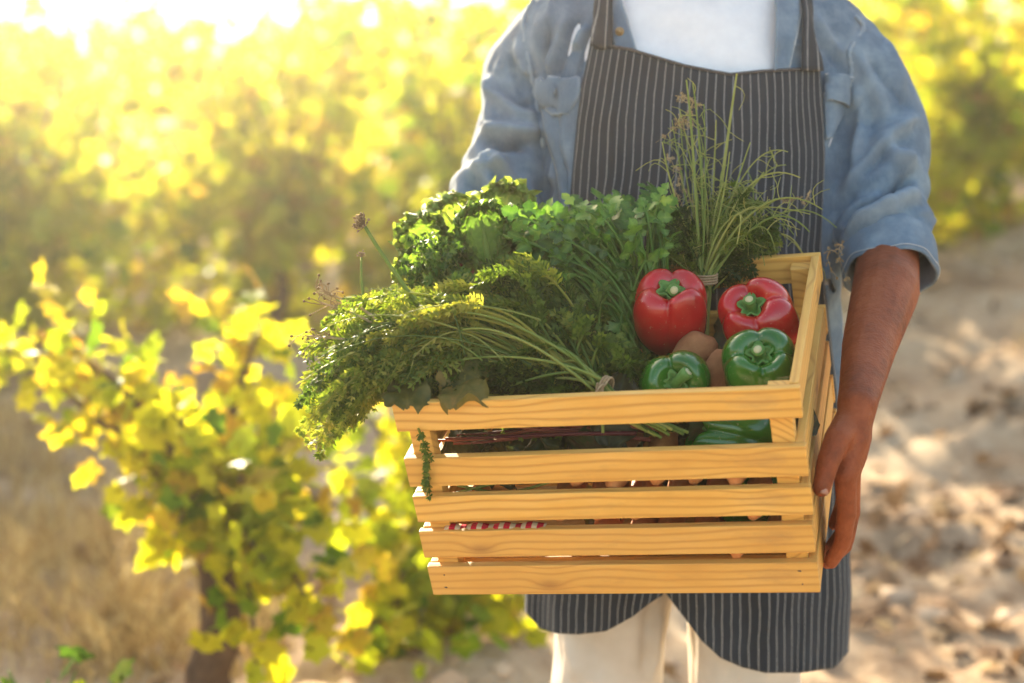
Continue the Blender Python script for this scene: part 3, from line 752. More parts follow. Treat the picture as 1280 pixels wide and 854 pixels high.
# ---- shirt: trunk and sleeves as one remeshed surface with pressed folds
ms_ = loft_solid(.010, .93, 1.468, n=60)
def sleeve(arm, cuff_r, s):
    P = [arm[0] - np.array([.05 * s, 0, -.012])] + arm; Q = [.066, .073, .0705, .067, .063, .057]
    for i in range(len(P) - 1): ms_.capsule(P[i], Q[i], P[i + 1], Q[i + 1], 22)
sleeve(armR, .055, 1); sleeve(armL, .055, -1)
V, F4, F3 = remesh(ms_, .0038, 18); Nn = normals(V, F4); sn = Snap(V, Nn); D = np.zeros(len(V))
FOLDS = [  # pixels, width, amount
 # right sleeve
 ([(1047, 252), (1075, 212), (1102, 185), (1148, 152)], .010, -.008), ([(1052, 240), (1085, 193), (1120, 165), (1150, 140)], .014, .009),
 ([(1050, 272), (1085, 246), (1115, 228), (1152, 214)], .009, -.011), ([(1052, 284), (1090, 262), (1125, 243), (1155, 236)], .016, .010),
 ([(1118, 226), (1134, 219), (1154, 218)], .007, -.012), ([(1100, 172), (1125, 190), (1150, 195)], .014, .007),
 ([(1075, 60), (1100, 110), (1118, 150)], .013, .005), ([(1062, 110), (1070, 160), (1060, 210)], .010, .006), ([(1088, 70), (1120, 105), (1142, 132)], .008, -.004),
 ([(1048, 195), (1060, 160), (1072, 130)], .007, -.007), ([(1110, 40), (1128, 80), (1136, 110)], .008, .004), ([(1060, 296), (1100, 280), (1150, 268)], .010, -.006),
 # right chest
 ([(1012, 15), (1032, 48), (1056, 84)], .007, -.005), ([(1022, 10), (1044, 48), (1060, 72)], .010, .005), ([(1035, 190), (1044, 235), (1038, 280)], .010, -.010),
 # left sleeve
 ([(601, 176), (626, 178), (650, 176), (682, 171)], .008, -.013), ([(598, 163), (625, 160), (655, 160), (682, 158)], .015, .011), ([(598, 192), (618, 200), (640, 202)], .016, .010),
 ([(610, 84), (622, 106), (645, 120), (670, 132)], .008, -.007), ([(606, 100), (622, 122), (648, 136), (668, 146)], .013, .008),
 ([(638, 48), (652, 92), (672, 120)], .008, .006), ([(630, 60), (640, 95), (655, 115)], .007, -.005), ([(603, 182), (628, 222), (656, 270)], .008, -.008), ([(615, 190), (640, 230), (664, 268)], .012, .008),
 ([(580, 222), (605, 235), (632, 262)], .009, -.007), ([(590, 205), (612, 216), (632, 240)], .012, .006), ([(618, 70), (610, 120), (606, 150)], .010, .005),
 # left chest
 ([(717, 16), (700, 60), (684, 100)], .007, -.006), ([(706, 12), (690, 55), (678, 96)], .010, .006), ([(736, 28), (724, 60), (713, 96)], .007, -.005), ([(727, 24), (714, 58), (702, 98)], .009, .006),
 ([(680, 30), (676, 65), (673, 104)], .006, -.006), ([(690, 190), (700, 225), (698, 260)], .010, -.008), ([(684, 150), (690, 190), (684, 240)], .011, .006),
]
for pl, wd, amp in FOLDS: stroke(V, Nn, [sn(*p) for p in pl], wd * .8, amp * 2.1, D)
qs = PX(V); vis = np.where((Nn[:, 1] < .15) & (V[:, 2] > 1.08) & (qs[:, 1] < 330))[0]; rs = np.random.RandomState(4)
for k in range(75):                                    # small sharp creases all over the visible cloth
    i = vis[rs.randint(len(vis))]; x0, y0 = qs[i, 0], qs[i, 1]; a = rs.uniform(-.9, .9) + (.6 if x0 > 900 else -.6); L = rs.uniform(14, 46); bx = rs.uniform(-8, 8)
    if y0 < 100 and 640 < x0 < 1100: a += 1.4
    P = [sn(x0 + math.cos(a) * L * t + bx * math.sin(math.pi * t), y0 - math.sin(a) * L * t) for t in (0, .35, .7, 1)]
    if np.abs(np.diff([p[1] for p in P])).max() < .03: stroke(V, Nn, P, rs.uniform(.004, .008), rs.choice([-1, 1]) * rs.uniform(.002, .0045), D)
D += fbm(V, 26, 2) * .0022 + fbm(V * [1, 1, .6], 9, 2, 4) * .005
# cloth bunches towards the rolled cuffs
for arm, s in ((armR, 1), (armL, -1)):
    ax_ = nrm(arm[4] - arm[3]); t = (V - arm[4]) @ ax_; rad_ = np.linalg.norm((V - arm[4]) - np.outer(t, ax_), axis=1)
    wgt = np.exp(-((t + .05) / .07) ** 2) * (rad_ < .085)
    ang = np.arctan2((V - arm[4])[:, 1], (V - arm[4])[:, 0] * s); D += wgt * .004 * np.sin(t * 130 + 2.2 * np.sin(ang * 2) + ang)
SEAM = {1: [(1092, 6), (1079, 35), (1063, 62), (1064, 84), (1062, 110)], -1: [(668, 0), (655, 30), (662, 82), (671, 125), (680, 184)]}
for s in SEAM: stroke(V, Nn, [sn(*p) for p in SEAM[s]], .0045, -.003, D)
under = (qs[:, 0] > 700) & (qs[:, 0] < 1034) & (qs[:, 1] > 60) & (Nn[:, 1] < 0) & (V[:, 1] < 2.16); D[under] = np.minimum(D[under], -.003)
V = V + Nn * D[:, None]; V = lap(V, F4, 2); Nn = normals(V, F4)
seamP = {s: [sn(*p) for p in SEAM[s]] for s in SEAM}
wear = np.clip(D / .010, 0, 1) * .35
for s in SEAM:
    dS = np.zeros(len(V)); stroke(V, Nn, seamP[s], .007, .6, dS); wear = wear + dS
shirt_bvh = BVHTree.FromPolygons([tuple(v) for v in V], [tuple(f) for f in F4])
cam0 = Vector((0, 0, CH))
def onshirt(px, py, off):
    d = Vector(W(px, py, 1.0) - np.array([0, 0, CH])).normalized(); h = shirt_bvh.ray_cast(cam0, d)
    if h[0] is None:
        h = shirt_bvh.find_nearest(Vector(W(px, py, 2.1)))
    nn = h[1] if h[1].dot(d) < 0 else -h[1]; return np.array(h[0] + nn * off)
def inpoly(p, poly):
    x, y = p[:, 0], p[:, 1]; c = np.zeros(len(p), bool); n = len(poly)
    for i in range(n):
        x0, y0 = poly[i]; x1, y1 = poly[(i + 1) % n]
        c ^= ((y0 > y) != (y1 > y)) & (x < (x1 - x0) * (y - y0) / (y1 - y0 + 1e-9) + x0)
    return c
cen = V[F4].mean(1); q = PX(cen); fnrm = np.cross(V[F4[:, 2]] - V[F4[:, 0]], V[F4[:, 3]] - V[F4[:, 1]])
hole = inpoly(q[:, :2], [(772, -90), (778, 20), (790, 62), (798, 90), (830, 150), (960, 150), (972, 90), (974, 40), (985, -90)]) & (cen[:, 1] < 2.2)
# open the lower rims of the sleeves and the neck
for arm in (armR, armL):
    ax_ = nrm(arm[4] - arm[3]); hole |= (((cen - arm[4]) @ ax_) > .004) & (np.linalg.norm(cen - arm[4], axis=1) < .085)
hole |= (cen[:, 2] > 1.462)
mS = MB(); mS.add(V, F4[~hole], np.clip(wear, 0, 1)); shirt = wchild(mS, 'shirt', M['denim'], person)
md = shirt.modifiers.new('thickness', 'SOLIDIFY'); md.thickness = .0012; md.offset = -1
shirt['label'] = 'faded blue denim shirt with rolled sleeves'
# t-shirt
mt = loft_solid(.0, .95, 1.455, n=50, k=96); 
vt = mt.v[0]; vt[:, 1] -= .0045 * np.sin(vt[:, 0] * 38 + vt[:, 2] * 30) * np.exp(-((vt[:, 2] - 1.40) / .05) ** 2) + .0022 * np.sin(vt[:, 2] * 60 + 14 * vt[:, 0]) * np.exp(-((vt[:, 2] - 1.42) / .05) ** 2)
wchild(mt, 't_shirt', M['tee'], person)['label'] = 'plain white t-shirt'
def strip(A, B, n, k, off, name, mat, parent, bow=.0, solid=.0015, proj=onshirt, uvw=None, edge=0):
    """cloth strip between two pixel lines laid over the shirt"""
    a = crom([(x, y, 0) for x, y in A], n); b = crom([(x, y, 0) for x, y in B], n); G = np.zeros((n, k, 3))
    for i in range(n):
        for j in range(k):
            u = j / (k - 1); p = a[i] * (1 - u) + b[i] * u; G[i, j] = proj(p[0], p[1], off + bow * math.sin(math.pi * u) + edge * abs(2 * u - 1) ** 6)
    for _ in range(2): G[1:-1] = (G[:-2] + 2 * G[1:-1] + G[2:]) / 4
    eg = np.full((n, k), .15); eg[:, 0] = eg[:, -1] = .95; eg[0] = eg[-1] = .9
    m = MB(); m.grid(G, eg.ravel())
    if uvw is not None:
        m.uv = np.stack(np.meshgrid(np.linspace(0, 1, n) * uvw[1], np.linspace(0, 1, k) * uvw[0], indexing='ij')[::-1], -1).reshape(-1, 2)
    o = wchild(m, name, mat, parent); s_ = o.modifiers.new('thickness', 'SOLIDIFY'); s_.thickness = solid; s_.offset = 0; return o, G
def stitch(P, off, parent, mat=None, r=.0005):
    Q = crom(P, len(P) * 6); m = MB(); L = len(Q)
    for i in range(0, L - 1): 
        if i % 3 != 2: m.tube([Q[i], Q[i + 1]], [r, r], 4, .5, False)
    wchild(m, 'stitching', mat or M['thread'], parent)
plL, GL = strip([(742, -40), (750, 5), (762, 38), (770, 63)], [(768, -40), (782, 18), (792, 48), (798, 66)], 20, 8, .004, 'placket', M['denim'], shirt)
plR, GR_ = strip([(966, -40), (967, 20), (967, 60), (966, 90)], [(1003, -40), (998, 20), (991, 56), (984, 88)], 20, 8, .006, 'placket', M['denim'], shirt)
stitch(GL[:, 7], 0, shirt, r=.0009); stitch(GR_[:, 7], 0, shirt, r=.0010); stitch(GR_[:, 1], 0, shirt, r=.0006)
for (bx, by) in ((776, 43), (713, 133)):
    c = onshirt(bx, by, .0075); nv = nrm(np.array([0, 0, CH]) - c); m = MB(); m.tube([c - nv * .003, c - nv * .0005, c, c - nv * .0007], [.0052, .0056, .0042, .0030], 16); wchild(m, 'button', M['button'], shirt)
# pockets with flaps
for nm, A, B, off, bow in (('pocket', [(676, 118), (683, 160), (694, 206), (704, 262)], [(730, 112), (726, 150), (722, 200), (720, 262)], .004, .006),
                      ('pocket_flap', [(673, 104), (676, 118), (683, 134), (692, 150)], [(729, 100), (729, 112), (726, 126), (716, 144)], .009, .005),
                      ('pocket', [(1028, 118), (1030, 150), (1030, 175)], [(1062, 112), (1052, 140), (1036, 172)], .003, .004),
                      ('pocket_flap', [(1026, 94), (1028, 110), (1029, 126)], [(1068, 98), (1064, 114), (1054, 134)], .009, .004)):
    o, G = strip(A, B, 16, 14, off, nm, M['denim'], shirt, bow, .0034, edge=-.001)
    stitch(G[:, 1], 0, shirt, r=.0006); stitch(G[:, -2], 0, shirt, r=.0006); stitch(G[0], 0, shirt, r=.0006)
    if nm == 'pocket_flap': stitch(G[-2], 0, shirt, r=.0008)
# armhole seams: a doubled welt with stitching
for s in SEAM:
    P = crom([onshirt(x, y, .001) for x, y in SEAM[s]], 40); m = MB(); m.tube(P + fbm(P, 90, 2)[:, None] * .001, [.0030 + .0010 * math.sin(i * 1.9) for i in range(40)], 7, .9, True); wchild(m, 'armhole_seam', M['denim'], shirt)
# rolled cuffs
for arm, s in ((armR, 1), (armL, -1)):
    ax_ = nrm(arm[4] - arm[3]); c0 = arm[4] - ax_ * .012; a1 = nrm(np.cross(ax_, [0, 1, 0])); a2 = np.cross(ax_, a1); G = []
    prof = [(-.012, .0565), (-.014, .0595), (-.008, .0615), (.004, .0620), (.022, .0615), (.036, .0610), (.0425, .0590), (.041, .0555), (.034, .0530), (.015, .0520)]
    for (t_, r_) in prof:
        row_ = []
        for j in range(72):
            b = 2 * math.pi * j / 72; rr_ = r_ * (1 + .035 * math.sin(2 * b + .6) + .018 * math.sin(5 * b + 40 * t_) + .010 * math.sin(11 * b + 90 * t_)); sk = .006 * math.sin(b + 1) + .0025 * math.sin(4 * b)
            row_.append(c0 + ax_ * (t_ + sk) + a1 * rr_ * math.cos(b) * .93 + a2 * rr_ * math.sin(b))
        G.append(row_)
    m = MB(); m.grid(np.array(G), .2, True); o = wchild(m, 'cuff', M['denim'], shirt); sb = o.modifiers.new('s', 'SUBSURF'); sb.levels = sb.render_levels = 1
    st_ = [np.array(G[5][j]) + nrm(np.array(G[5][j]) - c0) * .0004 for j in list(range(72)) + [0]]; stitch(st_, 0, shirt, r=.0006)

# ---- apron
ap_c = [0]
def apron_piece(name, left, right, top, hem, nu, nv, off, parent, wave=.004, seed=0, u0=0.0, bulge=None):
    G = np.zeros((nv, nu, 3)); UVv = np.zeros((nv, nu, 2))
    for j in range(nu):
        u = j / (nu - 1)
        yt, yb = top(u), hem(u)
        for i in range(nv):
            v = i / (nv - 1); py = yt + (yb - yt) * v; xl, xr = left(py), right(py); px = xl + (xr - xl) * u
            o_ = off + wave * (math.sin(u * 17 + v * 1.5 + seed) * .6 + math.sin(u * 31 - v * 2.2 + seed * 2) * .3) * (.35 + .65 * v) + .006 * math.exp(-((u - .56 - .05 * v) / .035) ** 2) * (1 - v) - .005 * math.exp(-((u - .80 + .1 * v) / .04) ** 2) + .005 * math.exp(-((u - .12 - .12 * v) / .05) ** 2)
            if bulge: o_ += bulge(u, v)
            P = drape(px, py, o_); G[i, j] = P; UVv[i, j] = (0, P[2])
    mid = nv // 2
    arc = np.concatenate([[0], np.cumsum(np.linalg.norm(np.diff(G, axis=1), axis=2).mean(0))])
    arc_e = arc
    for i in range(nv): UVv[i, :, 0] = u0 + arc_e * (1 + .0 * i)
    m = MB(); m.grid(G); m.uv = UVv.reshape(-1, 2); o = wchild(m, name, M['apron'], parent)
    s_ = o.modifiers.new('thickness', 'SOLIDIFY'); s_.thickness = .0016; s_.offset = 0; return o, G
li = lambda xs, ys: (lambda t: float(np.interp(t, xs, ys)))
bibL = li([40, 55, 100, 150, 255, 330, 420, 520, 640, 760], [739, 738, 729, 722, 712, 706, 694, 676, 664, 662])
bibR = li([40, 85, 190, 310, 420, 520, 640, 760], [1023, 1025, 1031, 1026, 1038, 1050, 1057, 1060])
apron, AG = apron_piece('apron', bibL, bibR, li([0, .08, .18, .42, .56, .62, .75, 1], [55, 57, 62, 82, 90, 93, 89, 85]), lambda u: 640, 140, 90, .014, person, .0050, .4)
apron['label'] = 'charcoal pinstriped bib apron'
# split skirt of the apron
hemL = li([0, .12, .25, .4, .6, .8, .93, 1], [764, 786, 792, 793, 789, 770, 752, 744]); hemR = li([0, .05, .12, .2, .3, .42, .55, .75, .93, 1], [735, 752, 774, 800, 822, 834, 841, 841, 835, 815])
legb = lambda u, v: .012 * math.sin(math.pi * u)
oL, _ = apron_piece('apron_skirt', li([600, 800], [662, 655]), li([600, 760], [850, 826]), lambda u: 606, hemL, 64, 40, .018, apron, .006, 1.3, .0, legb)
oR, _ = apron_piece('apron_skirt', li([600, 740, 850], [846, 828, 832]), li([600, 745, 850], [1058, 1064, 1058]), lambda u: 600, hemR, 70, 44, .022, apron, .006, 2.7, .0037, legb)
m = MB(); P = AG[0] + np.array([0, -.0012, 0.]); m.tube(P, .0021, 6); o = wchild(m, 'hem', M['othread'], apron)
bibp = lambda px, py, off: drape(px, py, off)
strip([(752, -40), (746, 10), (739, 58)], [(768, -40), (769, 10), (768, 66)], 14, 6, .012, 'strap', M['apron'], apron, 0, .002, lambda a, b, c: onshirt(a, b, c), (.026, .1))
strip([(992, -40), (997, 25), (996, 92)], [(1006, -40), (1014, 25), (1022, 92)], 14, 6, .012, 'strap', M['apron'], apron, 0, .002, lambda a, b, c: onshirt(a, b, c), (.024, .1))

# ---- trousers and shoes
mtr = MB(); hp = loft_solid(.006, .80, .985, n=14); mtr = hp
for s in (-1, 1):
    hip, kn, an = legs[s]
    for a, ra, b, rb in ((hip, .100, hip * .5 + kn * .5, .086), (hip * .5 + kn * .5, .086, kn, .079), (kn, .079, an, .072)): mtr.capsule(a, ra, b, rb, 22)
V, F4, F3 = remesh(mtr, .0055, 14); Nn = normals(V, F4); sn = Snap(V, Nn); D = np.zeros(len(V))
for pl, wd, amp in [([(822, 752), (812, 800), (815, 850)], .010, -.006), ([(838, 765), (830, 800), (828, 850)], .012, .006), ([(700, 800), (712, 830), (716, 852)], .010, .005), ([(730, 795), (735, 825), (742, 852)], .012, -.004), ([(900, 835), (930, 845), (960, 852)], .008, -.003)]:
    stroke(V, Nn, [sn(*p) for p in pl], wd, amp, D)
D *= 1.5; D += fbm(V * [1, 1, .5], 10, 2) * .010 + fbm(V * [1, 1, .4], 30, 2) * .003; V = V + Nn * D[:, None]; V = lap(V, F4, 3)
m = MB(); m.add(V, F4); wchild(m, 'trousers', M['trouser'], person)['label'] = 'cream cotton trousers'
for s in (-1, 1):
    an = legs[s][2]; m = MB(); m.capsule(an + [0, .02, -.045], .048, an + [0, -.09, -.048], .045); m.capsule(an + [0, -.09, -.05], .045, an + [0, -.17, -.056], .036); m.capsule(an + [0, .015, -.04], .048, an + [0, .01, .03], .046)
    V, F4, F3 = remesh(m, .005, 5); V[:, 2] = np.maximum(V[:, 2], .0); m = MB(); m.add(V, F4); wchild(m, 'shoe', M['shoe'], person)
#PART3
# ================================================================== vegetables
def pepper(name, label, mat, c, axis_, R0, H, nl=4, seed=0, stem=True, group='bell peppers in the crate', tilt=0.0):
    """lobed bell pepper; c = centre, axis_ = direction of the stem"""
    rr = random.Random(seed); zax = nrm(axis_); xax = nrm(np.cross(zax, [0.3, 1, .2])); yax = np.cross(zax, xax); rot = np.stack([xax, yax, zax], 1)
    na, nb = 40, 96; ph = rr.uniform(0, 6); la = [rr.uniform(.85, 1.12) for _ in range(nl)]; hh = [rr.uniform(-.05, .07) for _ in range(nl)]; G = np.zeros((na + 1, nb, 3))
    for i in range(na + 1):
        a = math.pi * i / na; cs, sn_ = math.cos(a), math.sin(a)
        for j in range(nb):
            b = 2 * math.pi * j / nb; x = ((b + ph) / (2 * math.pi) * nl) % nl; k = int(x); f = x - k
            lobe = abs(math.sin(math.pi * f)) ** .55; amp = la[k]
            crease = .24 * (.55 + .45 * abs(cs)) 
            r = R0 * (abs(sn_) ** .62) * (1 - crease + crease * lobe * amp) * (1.0 + .10 * cs)
            z = H / 2 * math.copysign(abs(cs) ** .72, cs)
            rn = r / R0
            if cs > 0: z += H * (.10 + hh[k]) * lobe * math.exp(-((rn - .62) / .30) ** 2) - H * .22 * math.exp(-(rn / .30) ** 2)
            else: z -= H * (.08 + hh[(k + 1) % nl]) * lobe * math.exp(-((rn - .45) / .25) ** 2) - H * .15 * math.exp(-(rn / .22) ** 2)
            r *= 1 + .02 * math.sin(3 * b + seed + a * 2)
            G[i, j] = (r * math.cos(b), r * math.sin(b), z)
    V0 = G.copy(); m = MB(); m.grid(V0, .5, True); me = m.data(name); o = link(name, me, mat)
    T = Matrix([list(rot[i]) + [c[i]] for i in range(3)] + [[0, 0, 0, 1]]); o.matrix_world = T; o.location = T.to_translation(); o.rotation_euler = T.to_euler()
    tag(o, label, 'pepper', group)
    if stem:
        z0 = H * .5 - H * .20; m = MB(); ca = []
        for i, rr_ in enumerate((.02, .10, .17, .24, .30)):
            ca.append([(R0 * rr_ * (1 + (.30 * math.cos(5 * b + seed)) * (i / 4)) * math.cos(b), R0 * rr_ * (1 + (.30 * math.cos(5 * b + seed)) * (i / 4)) * math.sin(b), z0 + H * (.055 + .012 * i * i * .6 - .0)) for b in np.linspace(0, 2 * math.pi, 30, endpoint=False)])
        m.grid(np.array(ca), .5, True); cal = m.build('calyx', M['pstem'], o); sm = cal.modifiers.new('t', 'SOLIDIFY'); sm.thickness = .0022; sm.offset = 0
        L = H * .27; bend = np.array([rr.uniform(-.014, .014), rr.uniform(-.014, .014), 0]); P = np.array([np.array([0, 0, z0 + H * .03]) + np.array([0, 0, L]) * t + bend * t * t for t in np.linspace(0, 1, 9)])
        m = MB(); m.tube(P, [.010, .0075, .0062, .0056, .0055, .0056, .0062, .0070, .0068], 12); m.build('stem', M['pstem'], o)
        m = MB(); m.tube([P[-1], P[-1] + nrm(P[-1] - P[-2]) * .0008], [.0046, .0040], 12); m.build('stem_end', M['pstemcut'], o)
    return o
toC = lambda c: nrm(np.array([0, 0, CH]) - c)
UP = np.array([0, 0, 1.0]); RT = np.array([1.0, 0, 0])
def pep(px, py, dep, *a, **k): return W(px, py, dep)
c = W(838, 393, 1.86); pepper('bell_pepper', 'glossy red bell pepper left of the other red one, under the celery', M['red'], c, toC(c) * .62 + UP * .78 - RT * .02, .0445, .088, 4, 3)
c = W(950, 402, 1.83); pepper('bell_pepper', 'red bell pepper against the right side of the crate', M['red'], c, toC(c) * .75 + UP * .55 - RT * .32, .0445, .078, 4, 8)
c = W(949, 462, 1.752); pepper('bell_pepper', 'dark green bell pepper facing up in the front right corner', M['green'], c, toC(c) * .80 + UP * .55 + RT * .02, .0415, .072, 4, 12)
c = W(846, 485, 1.765); pepper('bell_pepper', 'green bell pepper behind the top front slat, below the red pepper', M['green'], c, toC(c) * .93 + UP * .18 - RT * .05, .039, .07, 3, 17)
c = W(922, 548, 1.765); pepper('bell_pepper', 'green bell pepper lying on its side, seen through the top gap', M['green'], c, RT * -.9 + toC(c) * .1 + UP * .2, .038, .085, 4, 21)
c = W(940, 618, 1.80); pepper('bell_pepper', 'green bell pepper low in the right front, seen between middle slats', M['green'], c, RT * .8 + UP * .5, .036, .075, 4, 25)

def tuber(name, label, mat, c, ax_, L, r, cat, group, seed=0, taper=0.0):
    rr = random.Random(seed); ax_ = nrm(ax_); P = [c + ax_ * L * (t - .5) for t in np.linspace(0, 1, 16)]
    Q = [max(.0008, r * (abs(math.sin(math.pi * (t * .96 + .02))) ** .5) * (1 - taper * t) * (1 + .05 * math.sin(9 * t + seed))) for t in np.linspace(0, 1, 16)]
    m = MB(); m.tube(np.array(P) - c, Q, 18); v = m.v[0]; v += (fbm(v + c, 40, 2)[:, None] * nrm_rows(v)) * r * .12
    o = m.build(name, mat); o.location = c; tag(o, label, cat, group); return o
def nrm_rows(v): return v / np.maximum(np.linalg.norm(v, axis=1, keepdims=True), 1e-9)
tuber('potato', 'earthy brown potato wedged between the two upper peppers', M['potato'], W(869, 440, 1.82), CR @ [1, .3, .4], .052, .021, 'potato', 'potatoes among the peppers', 2)
tuber('potato', 'earthy brown potato beside the front green pepper', M['potato'], W(897, 474, 1.79), CR @ [.2, .4, 1], .066, .019, 'potato', 'potatoes among the peppers', 5)
# carrots packed in rows, blunt ends towards the front
for rowi, (zc, x0, x1, nn_) in enumerate(((-.115, -.035, .135, 5), (-.157, -.060, .155, 6), (-.200, -.02, .17, 6))):
    for k in range(nn_):
        x = x0 + (x1 - x0) * k / (nn_ - 1); r = rnd.uniform(.0185, .0205); L = .17
        c = CL(x + rnd.uniform(-.003, .003), TH + .002 + rnd.uniform(0, .006) + L / 2, zc + rnd.uniform(-.003, .003))
        tuber('carrot', 'earthy orange carrot packed behind the front slats, end forward', M['carrot'], c, CR @ [rnd.uniform(-.05, .05), 1, rnd.uniform(-.03, .03)], L, r, 'carrot', 'carrots stacked inside the crate', k + rowi * 9, .45)

# ---------------------------------------------------------------- leafy things
def ribbon(m, P, w0, w1, tint, nvec=None):
    P = np.asarray(P); n = len(P); T = np.gradient(P, axis=0); nv = rv() if nvec is None else nvec; G = np.zeros((n, 2, 3))
    for i in range(n):
        s = nrm(np.cross(T[i], nv)) * (w0 + (w1 - w0) * i / (n - 1)) / 2; G[i, 0] = P[i] - s; G[i, 1] = P[i] + s
    m.grid(G, tint)
def pinnule(m, p, d, up, L, wd, tint):
    s = nrm(np.cross(d, up)) * wd; q = p + d * L * .55; e = p + d * L + up * L * rnd.uniform(-.15, .25)
    m.add([p, q - s, e, q + s], [(0, 1, 2, 3)], tint)
def frond(m, P, bare, Lb, pairs, dens, r0, tint, droop=.25, pl=.0085, pw=.0013):
    n = len(P); m.tube(P, np.linspace(r0, r0 * .25, n), 5, min(1, tint + .2), False)
    T = np.gradient(P, axis=0); T = nrm_rows(T); nv = nrm(np.cross(T[n // 2], rv()))
    for k in range(pairs):
        t = bare + (1 - bare) * (k + rnd.uniform(.1, .9)) / pairs; i = t * (n - 1); a = int(min(i, n - 2)); p = P[a] + (P[a + 1] - P[a]) * (i - a); tg = T[a]
        sd_ = nrm(np.cross(tg, nv)); prof = math.sin(math.pi * min(1, ((t - bare) / (1 - bare)) * .80 + .2)) * .8 + .2; L = Lb * prof * rnd.uniform(.7, 1.2)
        for s in (-1, 1):
            d = nrm(tg * rnd.uniform(.5, .9) + sd_ * s + nv * rnd.uniform(-.35, .35)); e = p + d * L + np.array([0, 0, -droop * L]) + tg * L * .25
            C = bez(p, p + d * L * .4, p + d * L * .75 + tg * L * .1, e, 5); ribbon(m, C, .0011, .0006, tint)
            up = nrm(np.cross(d, rv())); dd = nrm(e - p)
            for q in range(dens):
                u = (q + .6) / dens; pp = p * (1 - u) ** 2 + 2 * u * (1 - u) * (p + d * L * .6) + u * u * e
                sz = pl * (1.15 - .6 * u) * rnd.uniform(.7, 1.3); tt = min(1, max(0, tint + rnd.uniform(-.18, .18)))
                for s2 in (-1, 1): pinnule(m, pp, nrm(dd * .75 + np.cross(dd, up) * s2 * .8 + up * rnd.uniform(-.5, .5)), up, sz, pw, tt)
                pinnule(m, pp, nrm(dd + up * rnd.uniform(-.4, .7)), up, sz, pw, tt)
def sub(m, root, name, mat):
    for v in m.v: v -= np.array(root.location)
    return m.build(name, mat, root)
def pick(poly):
    """random pixel inside a polygon"""
    xs = [p[0] for p in poly]; ys = [p[1] for p in poly]
    while True:
        p = (rnd.uniform(min(xs), max(xs)), rnd.uniform(min(ys), max(ys)))
        if inpoly(np.array([p]), poly)[0]: return p
def tie(root, c, ax_, r, name='twine_tie', turns=3):
    a = nrm(np.cross(ax_, [.2, .5, 1])); b = np.cross(nrm(ax_), a); m = MB()
    P = [c + a * r * math.cos(t) + b * r * math.sin(t) + nrm(ax_) * .003 * t / 6.28 for t in np.linspace(0, 6.28 * turns, 30 * turns)]; m.tube(P, .0013, 6)
    for s in (1, -.6): m.tube(bez(P[-1], P[-1] + a * .01 * s, P[-1] + a * .02 + b * .012 * s, P[-1] + a * .018 * s + b * .02 - UP * .012, 8), .0011, 5)
    sub(m, root, name, M['twine'])

# carrot tops spilling over the left end
b0 = W(752, 482, 1.735); fA = empty('carrot_top_bunch', b0); tag(fA, 'feathery carrot tops spilling left over the crate edge, tied near the middle', 'carrot tops', 'leafy bunches')
def arc_path(S, E, lift, sag, n=16):
    d = E - S; return bez(S, S + d * .33 + UP * lift, S + d * .72 + UP * lift * .9, E - UP * sag, n)
LEFTM = [(372, 400), (400, 375), (450, 360), (520, 350), (560, 350), (560, 430), (500, 470), (430, 480), (385, 490)]
MIDM = [(520, 345), (600, 335), (680, 330), (740, 370), (770, 410), (770, 450), (700, 470), (600, 470), (520, 440)]
LOWM = [(370, 480), (400, 450), (470, 460), (480, 490), (430, 520), (400, 560), (375, 540)]
def bunch(root, poly, cnt, s0, sdev, deps, lift, sag, bare, Lb, pairs, dens, tint, pl=.0085, pw=.0013, r0=.0016):
    for k in range(cnt):
        px, py = pick(poly); E = W(px, py, rnd.uniform(*deps)); S = s0 + rv(sdev) * [1, 1, .5]
        P = arc_path(S, E, rnd.uniform(*lift), rnd.uniform(*sag)); m = MB(); frond(m, P, bare * rnd.uniform(.8, 1.2), Lb * rnd.uniform(.8, 1.2), pairs, dens, r0, min(.95, max(.05, tint + rnd.uniform(-.2, .2))), .3, pl, pw); sub(m, root, 'frond', M['frond'])
bunch(fA, LEFTM, 46, b0 - CR @ [.05, -.03, 0], .02, (1.76, 1.92), (.02, .07), (.005, .03), .5, .030, 14, 5, .66, .0105, .0017, .0020)
bunch(fA, LOWM, 26, b0 - CR @ [.09, -.04, 0], .02, (1.74, 1.86), (.05, .10), (.0, .02), .55, .022, 15, 5, .60, .0085, .0014, .0018)
fB = empty('carrot_top_bunch', W(700, 470, 1.80)); tag(fB, 'dense dark green carrot tops heaped in the middle of the crate', 'carrot tops', 'leafy bunches')
bunch(fB, MIDM, 60, W(735, 470, 1.79), .025, (1.78, 1.95), (.02, .06), (.0, .02), .35, .034, 13, 5, .42, .011, .0018, .0020)
